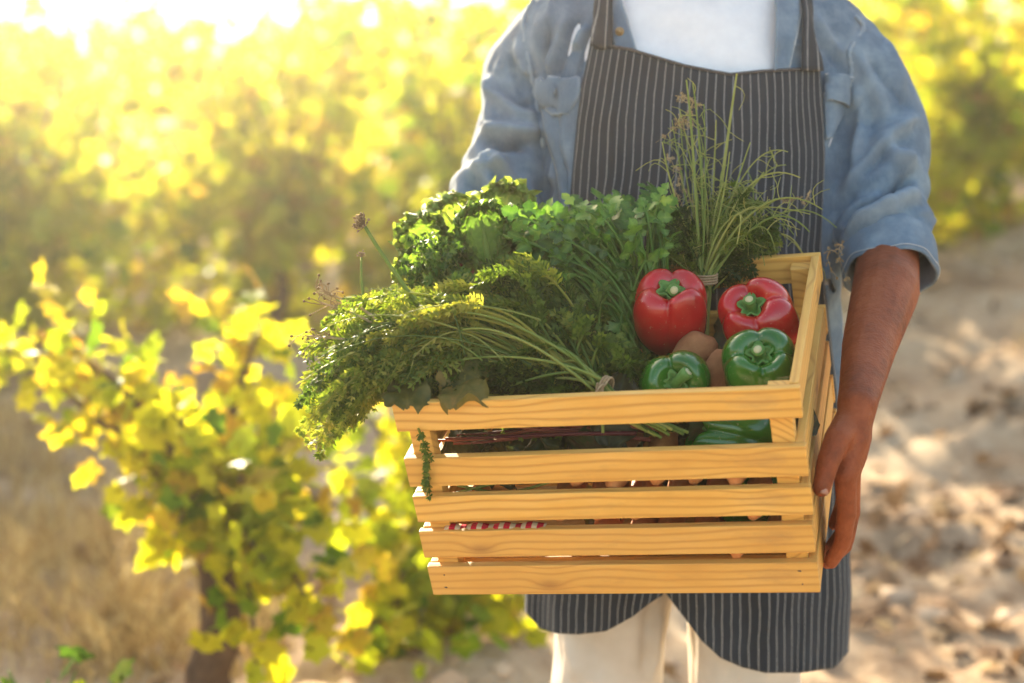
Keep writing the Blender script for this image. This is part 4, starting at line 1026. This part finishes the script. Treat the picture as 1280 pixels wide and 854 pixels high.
# long bare stalks gathered towards the tie
for k in range(9):
    E = W(rnd.uniform(540, 700), rnd.uniform(390, 485), rnd.uniform(1.74, 1.82)); S = b0 + rv(.008); P = bez(S, S + (E - S) * .3 + UP * .02, S + (E - S) * .7 + UP * rnd.uniform(.0, .04), E, 14)
    m = MB(); m.tube(P, np.linspace(.0019, .0010, 14), 6, rnd.uniform(.35, .8)); sub(m, fA, 'stalk', M['stem'])
for k in range(12):                                   # stalk ends inside, seen through the top gap
    S = b0 + rv(.006); E = CL(rnd.uniform(.0, .10), rnd.uniform(.018, .03), rnd.uniform(-.05, -.066)); P = bez(S, S + (E - S) * .4 - UP * .02, E - (E - S) * .2, E, 10)
    m = MB(); m.tube(P, .0018, 6, rnd.uniform(.3, .8)); sub(m, fA, 'stalk', M['stem'])
for k in range(34):                                   # long thin leaf stalks flowing left over the heap
    px, py = pick(LEFTM); E = W(px, py + 12, rnd.uniform(1.73, 1.84)); S = W(rnd.uniform(540, 680), rnd.uniform(390, 470), rnd.uniform(1.75, 1.84)); P = arc_path(S, E, rnd.uniform(.01, .04), rnd.uniform(.0, .03), 16)
    m = MB(); m.tube(P, np.linspace(.0011, .0005, 16), 5, rnd.uniform(.15, .75), False)
    for q in range(5): pinnule(m, P[15 - q], nrm(P[15] - P[11] + rv(.02)), nrm(rv()), .012, .0012, rnd.uniform(.4, .9))
    sub(m, fA, 'leaf_stalk', M['stem'])
FILL = [(500, 500), (520, 455), (600, 450), (700, 455), (790, 440), (790, 492), (700, 500), (600, 505)]
bunch(fB, FILL, 46, CL(.0, .10, -.07), .03, (1.745, 1.86), (.0, .03), (.0, .01), .2, .032, 12, 5, .25, .011, .0018, .0016)
tie(fA, b0, nrm(b0 - W(660, 450, 1.78)), .011)

# flat-leaved celery in the middle
LEAFO = [(.0, .0), (.07, .12), (.20, .22), (.38, .27), (.36, .34), (.44, .38), (.37, .43), (.42, .50), (.20, .53), (.27, .62), (.34, .66), (.27, .71), (.30, .79), (.20, .81), (.20, .89), (.10, .90), (.08, .97), (.0, 1.0)]
def leaflet(m, p, d, nv, L, tint):
    """fan-shaped toothed celery leaflet, folded along its midrib"""
    d = nrm(d); nv = nrm(nv - d * (nv @ d)); s = np.cross(d, nv); fold = rnd.uniform(.05, .5); bend = rnd.uniform(.1, .9); wv = rnd.uniform(0, 6); V = []; F = []; T = []
    for (x, y) in LEAFO:
        for q in (-1, -.5, 0, .5, 1):
            xx = x * q * rnd.uniform(.94, 1.06); yy = y if abs(q) == 1 or x == 0 else y * .97 
            z = fold * abs(xx) - bend * .35 * yy * yy + .05 * math.sin(6 * yy + wv + 5 * xx) - .25 * xx * xx * (1 + math.sin(wv))
            V.append(p + L * (s * xx + d * yy + nv * z)); T.append(tint + (.18 if q == 0 else 0) + rnd.uniform(-.06, .06))
    n = len(LEAFO)
    for i in range(n - 1):
        for k in range(4): F.append((i * 5 + k, i * 5 + k + 1, i * 5 + k + 6, i * 5 + k + 5))
    m.add(V, F, np.clip(np.array(T), 0, 1))
cb = CL(.02, .22, -.06); fC = empty('celery_bunch', cb); tag(fC, 'bright flat-leaved celery bunch behind the left red pepper', 'celery', 'leafy bunches')
CEL = [(640, 310), (648, 268), (672, 258), (700, 262), (740, 250), (790, 240), (812, 222), (835, 255), (838, 310), (800, 345), (790, 400), (770, 420), (735, 380), (690, 340), (650, 330)]
for k in range(165):
    px, py = pick(CEL); E = W(px, py, rnd.uniform(1.86, 2.0)); S = cb + rv(.03); P = bez(S, S + (E - S) * .3 + UP * .03, S + (E - S) * .75 + UP * .03, E, 12); m = MB()
    tn = min(.95, max(.05, .45 + rnd.uniform(-.3, .35))); m.tube(P, np.linspace(.0026, .001, 12), 6, .6, False); d0 = nrm(P[-1] - P[-4])
    nvv = nrm(toC(E) * .7 + UP * .5 + rv(.8)); sdv = nrm(np.cross(d0, nvv))
    for q, sd2, sz in ((P[-1], 0, 1), (P[-2], 1, .85), (P[-2], -1, .85), (P[-4], 1, .8), (P[-4], -1, .8))[:3 + 2 * (k % 2)]:
        leaflet(m, q, nrm(d0 * (.9 if sd2 == 0 else .55) + sdv * sd2 + rv(.2) - UP * .1), nvv + rv(.35), rnd.uniform(.015, .028) * sz, min(1, max(0, tn + rnd.uniform(-.15, .15))))
    sub(m, fC, 'sprig', M['celery'])

# curly kale at the back left
kb = CL(-.12, .29, -.04); fK = empty('curly_kale', kb); tag(fK, 'backlit frilly curly kale at the back left of the crate', 'kale', 'leafy bunches')
def kale_leaf(p, d, nv, L, wd, seed, tint, name='leaf'):
    d = nrm(d); nv = nrm(nv - d * (nv @ d)); s = np.cross(d, nv); na, nb = 46, 61; G = np.zeros((na, nb, 3)); T = np.zeros((na, nb))
    for i in range(na):
        v = i / (na - 1); w_ = wd * (math.sin(math.pi * min(1, v * .86 + .08)) ** .7) * (.45 + .75 * v)
        for j in range(nb):
            u = j / (nb - 1) * 2 - 1; e = max(abs(u) ** 2.2, max(0, (v - .72) / .28) ** 2)
            q = Vector((u * 4.2 + seed, v * 6.5, seed * .7)); n1 = mnoise.noise(q * 1.2); n2 = mnoise.noise(q * 3.1); n3 = mnoise.noise(q * 6.0)
            fr = e * (n1 * .5 + n2 * .75 + n3 * .35) * wd * .95
            x = u * w_ * (1 - .15 * e) + e * mnoise.noise(q * 2.7 + Vector((9, 0, 0))) * wd * .35; y = v * L + e * mnoise.noise(q * 3.3 + Vector((0, 7, 0))) * wd * .35
            z = fr - .25 * v * v * L + abs(u) * w_ * .35; G[i, j] = p + s * x + d * y + nv * z; T[i, j] = tint + .25 * e + n2 * .15 - (.0 if abs(u) > .06 else -.3)
    m = MB(); m.grid(G, np.clip(T, 0, 1).ravel()); m.tube([p - d * .05, p, p + d * L * .4 - nv * .001, p + d * L * .8 - nv * (.16 * L + .001)], [.005, .0045, .003, .001], 8, .85, False)
    return m
for k, (px, py, dep, tx, tz, L, wd) in enumerate(((628, 318, 2.0, .06, 1, .085, .050), (590, 322, 2.02, -.45, 1, .080, .048), (560, 330, 1.97, -.8, .8, .070, .042), (612, 335, 1.94, -.15, .9, .075, .048), (645, 322, 1.97, .35, .75, .062, .04), (545, 350, 1.93, -.9, .5, .05, .036))):
    p = W(px, py, dep); m = kale_leaf(p, np.array([tx, rnd.uniform(-.25, .15), tz]), toC(p) * .8 + UP * .4 + rv(.35), L, wd, k * 3.7, .55 + rnd.uniform(-.1, .2)); sub(m, fK, 'leaf', M['kale'])
# curly parsley left of the kale
pb = CL(-.15, .21, -.03); fP = empty('curly_parsley', pb); tag(fP, 'tight curly parsley tuft left of the kale', 'parsley', 'leafy bunches')
def curl(m, c, r, tint, seed):
    na, nb = 5, 14; G = np.zeros((na, nb, 3)); nv = nrm(toC(c) * .5 + UP * .6 + rv(.7)); a1 = nrm(np.cross(nv, rv())); a2 = np.cross(nv, a1)
    for i in range(na):
        q = i / (na - 1)
        for j in range(nb):
            b = 2 * math.pi * j / nb; G[i, j] = c + (a1 * math.cos(b) + a2 * math.sin(b)) * r * q * (1 + .25 * math.sin(5 * b + seed)) + nv * r * (q ** 2) * (.55 * math.sin(4 * b + seed * 2) + .4 * math.sin(7 * b + seed)) 
    m.grid(G, tint, True)
PAR = [(496, 345), (500, 318), (520, 305), (545, 300), (572, 320), (585, 350), (580, 378), (540, 385), (505, 375)]
for k in range(34):
    px, py = pick(PAR); E = W(px, py, rnd.uniform(1.86, 1.96)); S = pb + rv(.02); P = bez(S, S + (E - S) * .3, E - (E - S) * .25 + UP * .015, E, 8); m = MB(); m.tube(P, np.linspace(.0016, .0009, 8), 5, .6, False)
    for j in range(11): curl(m, E + rv(.014), rnd.uniform(.004, .0085), min(1, max(0, .5 + rnd.uniform(-.35, .35))), rnd.uniform(0, 9))
    sub(m, fP, 'sprig', M['parsley'])

# upright bunch of thin herb stalks at the back right
hb = W(882, 354, 1.90); fH = empty('herb_bunch', W(880, 420, 1.88)); tag(fH, 'tall wiry herb stalks tied upright in front of the apron', 'herbs', 'leafy bunches')
STK = [((858, 100), (868, 180), 0.0026), ((866, 104), (880, 200), .0022), ((921, 92), (905, 200), .0032), ((1000, 222), (930, 190), .0018), ((1028, 262), (960, 215), .0018), ((1012, 290), (965, 235), .0018), ((938, 178), (925, 215), .0018), ((850, 140), (852, 210), .0014), ((828, 178), (838, 245), .0018), ((840, 150), (852, 230), .0013), ((985, 190), (935, 170), .0013), ((1046, 285), (985, 225), .0015), ((955, 215), (925, 250), .0018), ((832, 285), (848, 310), .002), ((836, 320), (850, 330), .0018), ((1008, 330), (985, 255), .0016), ((895, 150), (892, 240), .0018), ((912, 190), (905, 260), .0017), ((880, 130), (884, 230), .0016), ((970, 250), (935, 270), .0015)]
STK += [((rnd.uniform(890, 1036), rnd.uniform(205, 335)), (rnd.uniform(885, 965), rnd.uniform(195, 265)), rnd.uniform(.0011, .0018)) for _ in range(20)] + [((rnd.uniform(838, 900), rnd.uniform(130, 240)), (rnd.uniform(850, 895), rnd.uniform(220, 270)), rnd.uniform(.0010, .0016)) for _ in range(8)]
for k, (e, c_, r_) in enumerate(STK):
    dep = 1.9 + rnd.uniform(-.03, .07); E = W(e[0], e[1], dep); C = W(c_[0], c_[1], dep); S = hb + rv(.006); P = bez(S, S * .55 + C * .45 + rv(.004), C, E, 22); m = MB()
    if k in (2,): ribbon(m, P, .006, .0022, .75, toC(C)); m.tube(P, np.linspace(.0022, .0008, 22), 5, .75, False)
    else: m.tube(P, np.linspace(r_, r_ * .4, 22), 6, rnd.uniform(.45, .95), False)
    B = bez(S, S - UP * .03, CL(.08, .2, -.08) + rv(.008), CL(.075, .19, -.13) + rv(.01), 6); m.tube(B, r_, 5, .8, False)
    for q in range(5):                                 # dry threads branching off the stalks
        i = rnd.randint(8, 20); d = nrm(rv() + UP * .2); p = P[i]; m.tube(bez(p, p + d * .012, p + d * .022 + rv(.008), p + d * .028 + rv(.016) - UP * .006, 6), [.0006, .0005, .0005, .0004, .0004, .0003], 4, rnd.uniform(.5, 1), False)
    sub(m, fH, 'stalk', M['stem'])
HRB = [(838, 350), (832, 300), (845, 250), (880, 225), (930, 235), (965, 265), (980, 310), (960, 345), (920, 360), (870, 365)]
for k in range(44):
    px, py = pick(HRB); E = W(px, py, rnd.uniform(1.88, 2.0)); S = hb + rv(.01); P = bez(S, S + (E - S) * .35 + UP * .01, S + (E - S) * .7 + UP * .02, E, 10); m = MB()
    frond(m, P, .3, .024, 10, 5, .0012, min(.9, max(.05, .3 + rnd.uniform(-.25, .3))), .35, .008, .0009); sub(m, fH, 'frond', M['frond'])
for (e, n_) in (((860, 110), 3), ((852, 140), 2), ((1045, 280), 2), ((1000, 225), 2), ((845, 200), 3)):   # dried wisps at the tips
    for q in range(n_):
        c = W(e[0] + rnd.uniform(-8, 8), e[1] + rnd.uniform(0, 40), 1.92); P = bez(c, c + rv(.015), c + rv(.025), c + rv(.03) - UP * .02, 10); m = MB(); frond(m, P, .1, .007, 5, 3, .0005, .7, .3, .004, .0004); sub(m, fH, 'dry_wisp', M['dry'])
tie(fH, hb, UP, .013, turns=4)

# dried allium flower stalk and its smaller neighbour
for (bx, by, ex, ey, hr, dep, lab, nf) in ((538, 405, 456, 283, .0085, 1.80, 'dried allium flower head on a long green stalk', 60), (455, 385, 452, 322, .0045, 1.80, 'small dried flower head on a short thin stalk', 18)):
    S, E = W(bx, by, dep), W(ex, ey, dep); r_ = empty('allium_flower', S); tag(r_, lab, 'flower', 'dried flower stalks')
    m = MB(); m.tube(bez(S, S + (E - S) * .3 + rv(.002), S + (E - S) * .7 + rv(.003), E, 12), np.linspace(.0030, .0020, 12) * (1 if hr > .006 else .6), 8, .62); sub(m, r_, 'stalk', M['stem'])
    m = MB(); ax_ = nrm(E - S)
    for q in range(nf):
        d = nrm(rv() + ax_ * .7); L = hr * rnd.uniform(.6, 1.3); p = E + d * L + ax_ * hr * .5; m.tube([E, E + d * L * .6 + ax_ * .002, p], [.0004, .0004, .0005], 4, .5, False); m.ball(p, hr * .17 * rnd.uniform(.6, 1.2), 6, 4, rnd.uniform(.3, 1), .5)
        for s in range(2): pinnule(m, p, nrm(d + rv(.8)), nrm(rv()), hr * .35, .0007, rnd.uniform(.6, 1))
    sub(m, r_, 'flower_head', M['dry'])
# dry sprigs at the far left
for (sx_, sy_, ex, ey) in ((480, 415, 402, 378), (500, 440, 385, 420), (470, 400, 408, 366)):
    S, E = W(sx_, sy_, 1.8), W(ex, ey, 1.79); m = MB(); P = bez(S, S + (E - S) * .4 + UP * .01, S + (E - S) * .8, E, 12); m.tube(P, np.linspace(.0017, .0008, 12), 6, .9, False)
    for q in range(9):
        d = nrm(E - S + rv(.09)); p = P[rnd.randint(7, 11)]; Q = bez(p, p + rv(.008), p + nrm(E - S) * .01 + rv(.012), p + nrm(E - S) * .012 + rv(.018), 6); m.tube(Q, .0005, 4, .6, False); m.ball(Q[-1], .0016, 6, 4, .4, .6)
    sub(m, fA, 'dry_stalk', M['dry'])

# broad leaves draped over the front left rim
def broad_leaf(name, label, p, d, nv, L, wd, mat, tint, seed, curlv=.6, parent=None):
    d = nrm(d); nv = nrm(nv - d * (nv @ d)); s = np.cross(d, nv); na, nb = 28, 21; G = np.zeros((na, nb, 3)); T = np.zeros((na, nb))
    for i in range(na):
        v = i / (na - 1); w_ = wd * math.sin(math.pi * min(1, .06 + v * .90)) ** .65
        for j in range(nb):
            u = j / (nb - 1) * 2 - 1; q = Vector((u * 1.6 + seed, v * 3, seed)); edge = abs(u) ** 3
            vein = abs(math.sin((v * 7 - abs(u) * 2.2) * math.pi)) ** .4
            x = u * w_ * (1 + .06 * math.sin(v * 40 + seed) * edge); z = mnoise.noise(q) * .016 * (.3 + edge) + .0016 * vein * (1 - edge) + .006 * math.sin(v * 14 + seed) * edge - curlv * L * v * v * .5
            G[i, j] = p + s * x + d * v * L + nv * z; T[i, j] = tint + .25 * mnoise.noise(q * 2) + (.2 if abs(u) < .05 or vein < .35 else 0)
    m = MB(); m.grid(G, np.clip(T, 0, 1).ravel())
    if parent is not None: return sub(m, parent, name, mat)
    for v in m.v: v -= p
    o = m.build(name, mat); o.location = p; tag(o, label, 'leaf', 'broad leaves on the crate rim'); return o
p = CL(-.13, .035, .012); broad_leaf('broad_leaf', 'olive brown broad leaf lying over the top front slat', p, CR @ [-.25, -1, -.05], CR @ [0, 0, 1.0], .05, .03, M['olive'], .6, 3, .45)
p = CL(-.205, .03, .008); broad_leaf('broad_leaf', 'dark green broad leaf at the front left corner of the crate', p, CR @ [.35, -1, .15], CR @ [0, -.3, 1.0], .048, .026, M['olive'], .15, 8, .5)
p = CL(-.16, .055, .014); broad_leaf('broad_leaf', 'yellowish veined broad leaf under the carrot tops', p, CR @ [.7, -.6, .12], CR @ [.1, -.5, .8], .052, .027, M['olive'], .35, 12, .4)
# beet leaves with dark red stalks, inside behind the top gap
bb = CL(-.06, .10, -.07); fR = empty('beet_leaf_bunch', bb); tag(fR, 'dark red beet stalks and leaves showing through the top left gap', 'beet leaves', 'leafy bunches')
for k in range(18):
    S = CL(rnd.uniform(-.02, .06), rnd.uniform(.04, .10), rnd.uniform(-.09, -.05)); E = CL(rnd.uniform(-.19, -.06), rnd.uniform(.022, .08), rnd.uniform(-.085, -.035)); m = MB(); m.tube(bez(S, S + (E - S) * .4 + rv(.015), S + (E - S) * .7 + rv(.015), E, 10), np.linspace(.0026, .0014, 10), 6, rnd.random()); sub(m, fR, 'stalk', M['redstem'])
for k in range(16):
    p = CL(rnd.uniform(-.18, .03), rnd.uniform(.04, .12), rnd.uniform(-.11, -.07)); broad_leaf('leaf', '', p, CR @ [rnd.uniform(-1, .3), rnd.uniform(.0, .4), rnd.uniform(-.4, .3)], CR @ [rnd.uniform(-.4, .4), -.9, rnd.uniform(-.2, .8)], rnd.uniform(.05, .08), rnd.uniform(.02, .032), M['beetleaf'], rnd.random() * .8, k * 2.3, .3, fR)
# dark filler greens added below the bunches to keep light from passing through
gb = CL(-.06, .17, -.12); fG = empty('filler_greens', gb); tag(fG, 'dark filler greens added low in the crate to block light', 'greens', 'leafy bunches')
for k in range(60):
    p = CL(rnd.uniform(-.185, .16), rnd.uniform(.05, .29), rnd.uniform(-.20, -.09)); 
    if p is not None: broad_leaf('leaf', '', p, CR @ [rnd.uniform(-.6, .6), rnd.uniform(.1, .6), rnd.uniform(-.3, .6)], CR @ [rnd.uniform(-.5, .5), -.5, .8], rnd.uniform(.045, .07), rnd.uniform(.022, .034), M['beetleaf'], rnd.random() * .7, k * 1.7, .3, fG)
for k in range(9):
    S = CL(rnd.uniform(-.18, -.16), .022, rnd.uniform(-.15, -.10)); E = CL(rnd.uniform(-.10, -.03), .020, rnd.uniform(-.160, -.150) if k % 2 else rnd.uniform(-.112, -.104)); m = MB(); m.tube(bez(S, S + (E - S) * .4 + rv(.006), E - (E - S) * .3 + rv(.006), E, 10), .0016, 6, rnd.random()); sub(m, fG, 'stalk', M['stem'])
# dry sprig caught on the front left post
S = CL(-.186, .0, -.028); m = MB(); P = np.array([CL(-.188 + .004 * math.sin(t * 5), -.0035 - .003 * math.sin(3 * t), -.028 - .085 * t) for t in np.linspace(0, 1, 14)]); frond(m, P, .05, .009, 12, 5, .0014, .55, .5, .006, .0011)
for v in m.v: v -= S
o = m.build('hanging_sprig', M['frond']); o.location = S; tag(o, 'withered sprig hanging down over the second front slat at the left', 'sprig')
# checked cloth edge lying along the fourth slat
m = MB(); G = np.array([[(-.1875 + .115 * i / 30, .004 + .010 * j / 3 - (.0 if j else .0), -.1620 + .0012 * math.sin(i * .8) + (.0008 if j else -.0)) for j in range(4)] for i in range(31)]); m.grid(G); o = m.build('checked_cloth', M['check']); o.location = CM.to_translation(); o.rotation_euler = CM.to_euler(); s_ = o.modifiers.new('t', 'SOLIDIFY'); s_.thickness = .0016
tag(o, 'red and white checked cloth edge between the lower left slats', 'cloth')

# ================================================================== hazy air
hz = MB(); X0, X1, Y0, Y1, Z0, Z1 = -140, 140, -70, 190, -1.4, 2.75
hz.add([(X0, Y0, Z0), (X1, Y0, Z0), (X1, Y1, Z0), (X0, Y1, Z0), (X0, Y0, Z1), (X1, Y0, Z1), (X1, Y1, Z1), (X0, Y1, Z1)], [(0, 3, 2, 1), (4, 5, 6, 7), (0, 1, 5, 4), (1, 2, 6, 5), (2, 3, 7, 6), (3, 0, 4, 7)])
g = N('hazy air'); pv = g.n('VolumePrincipled'); pv.inputs['Color'].default_value = (1, .95, .86, 1); pv.inputs['Density'].default_value = .0072; pv.inputs['Anisotropy'].default_value = .90
g.t.links.new(pv.outputs[0], g.out.inputs['Volume']); h_ = hz.build('haze', g.m, smooth=False); h_['kind'] = 'stuff'; h_['label'] = 'warm hazy air over the vineyard'; h_['category'] = 'haze'
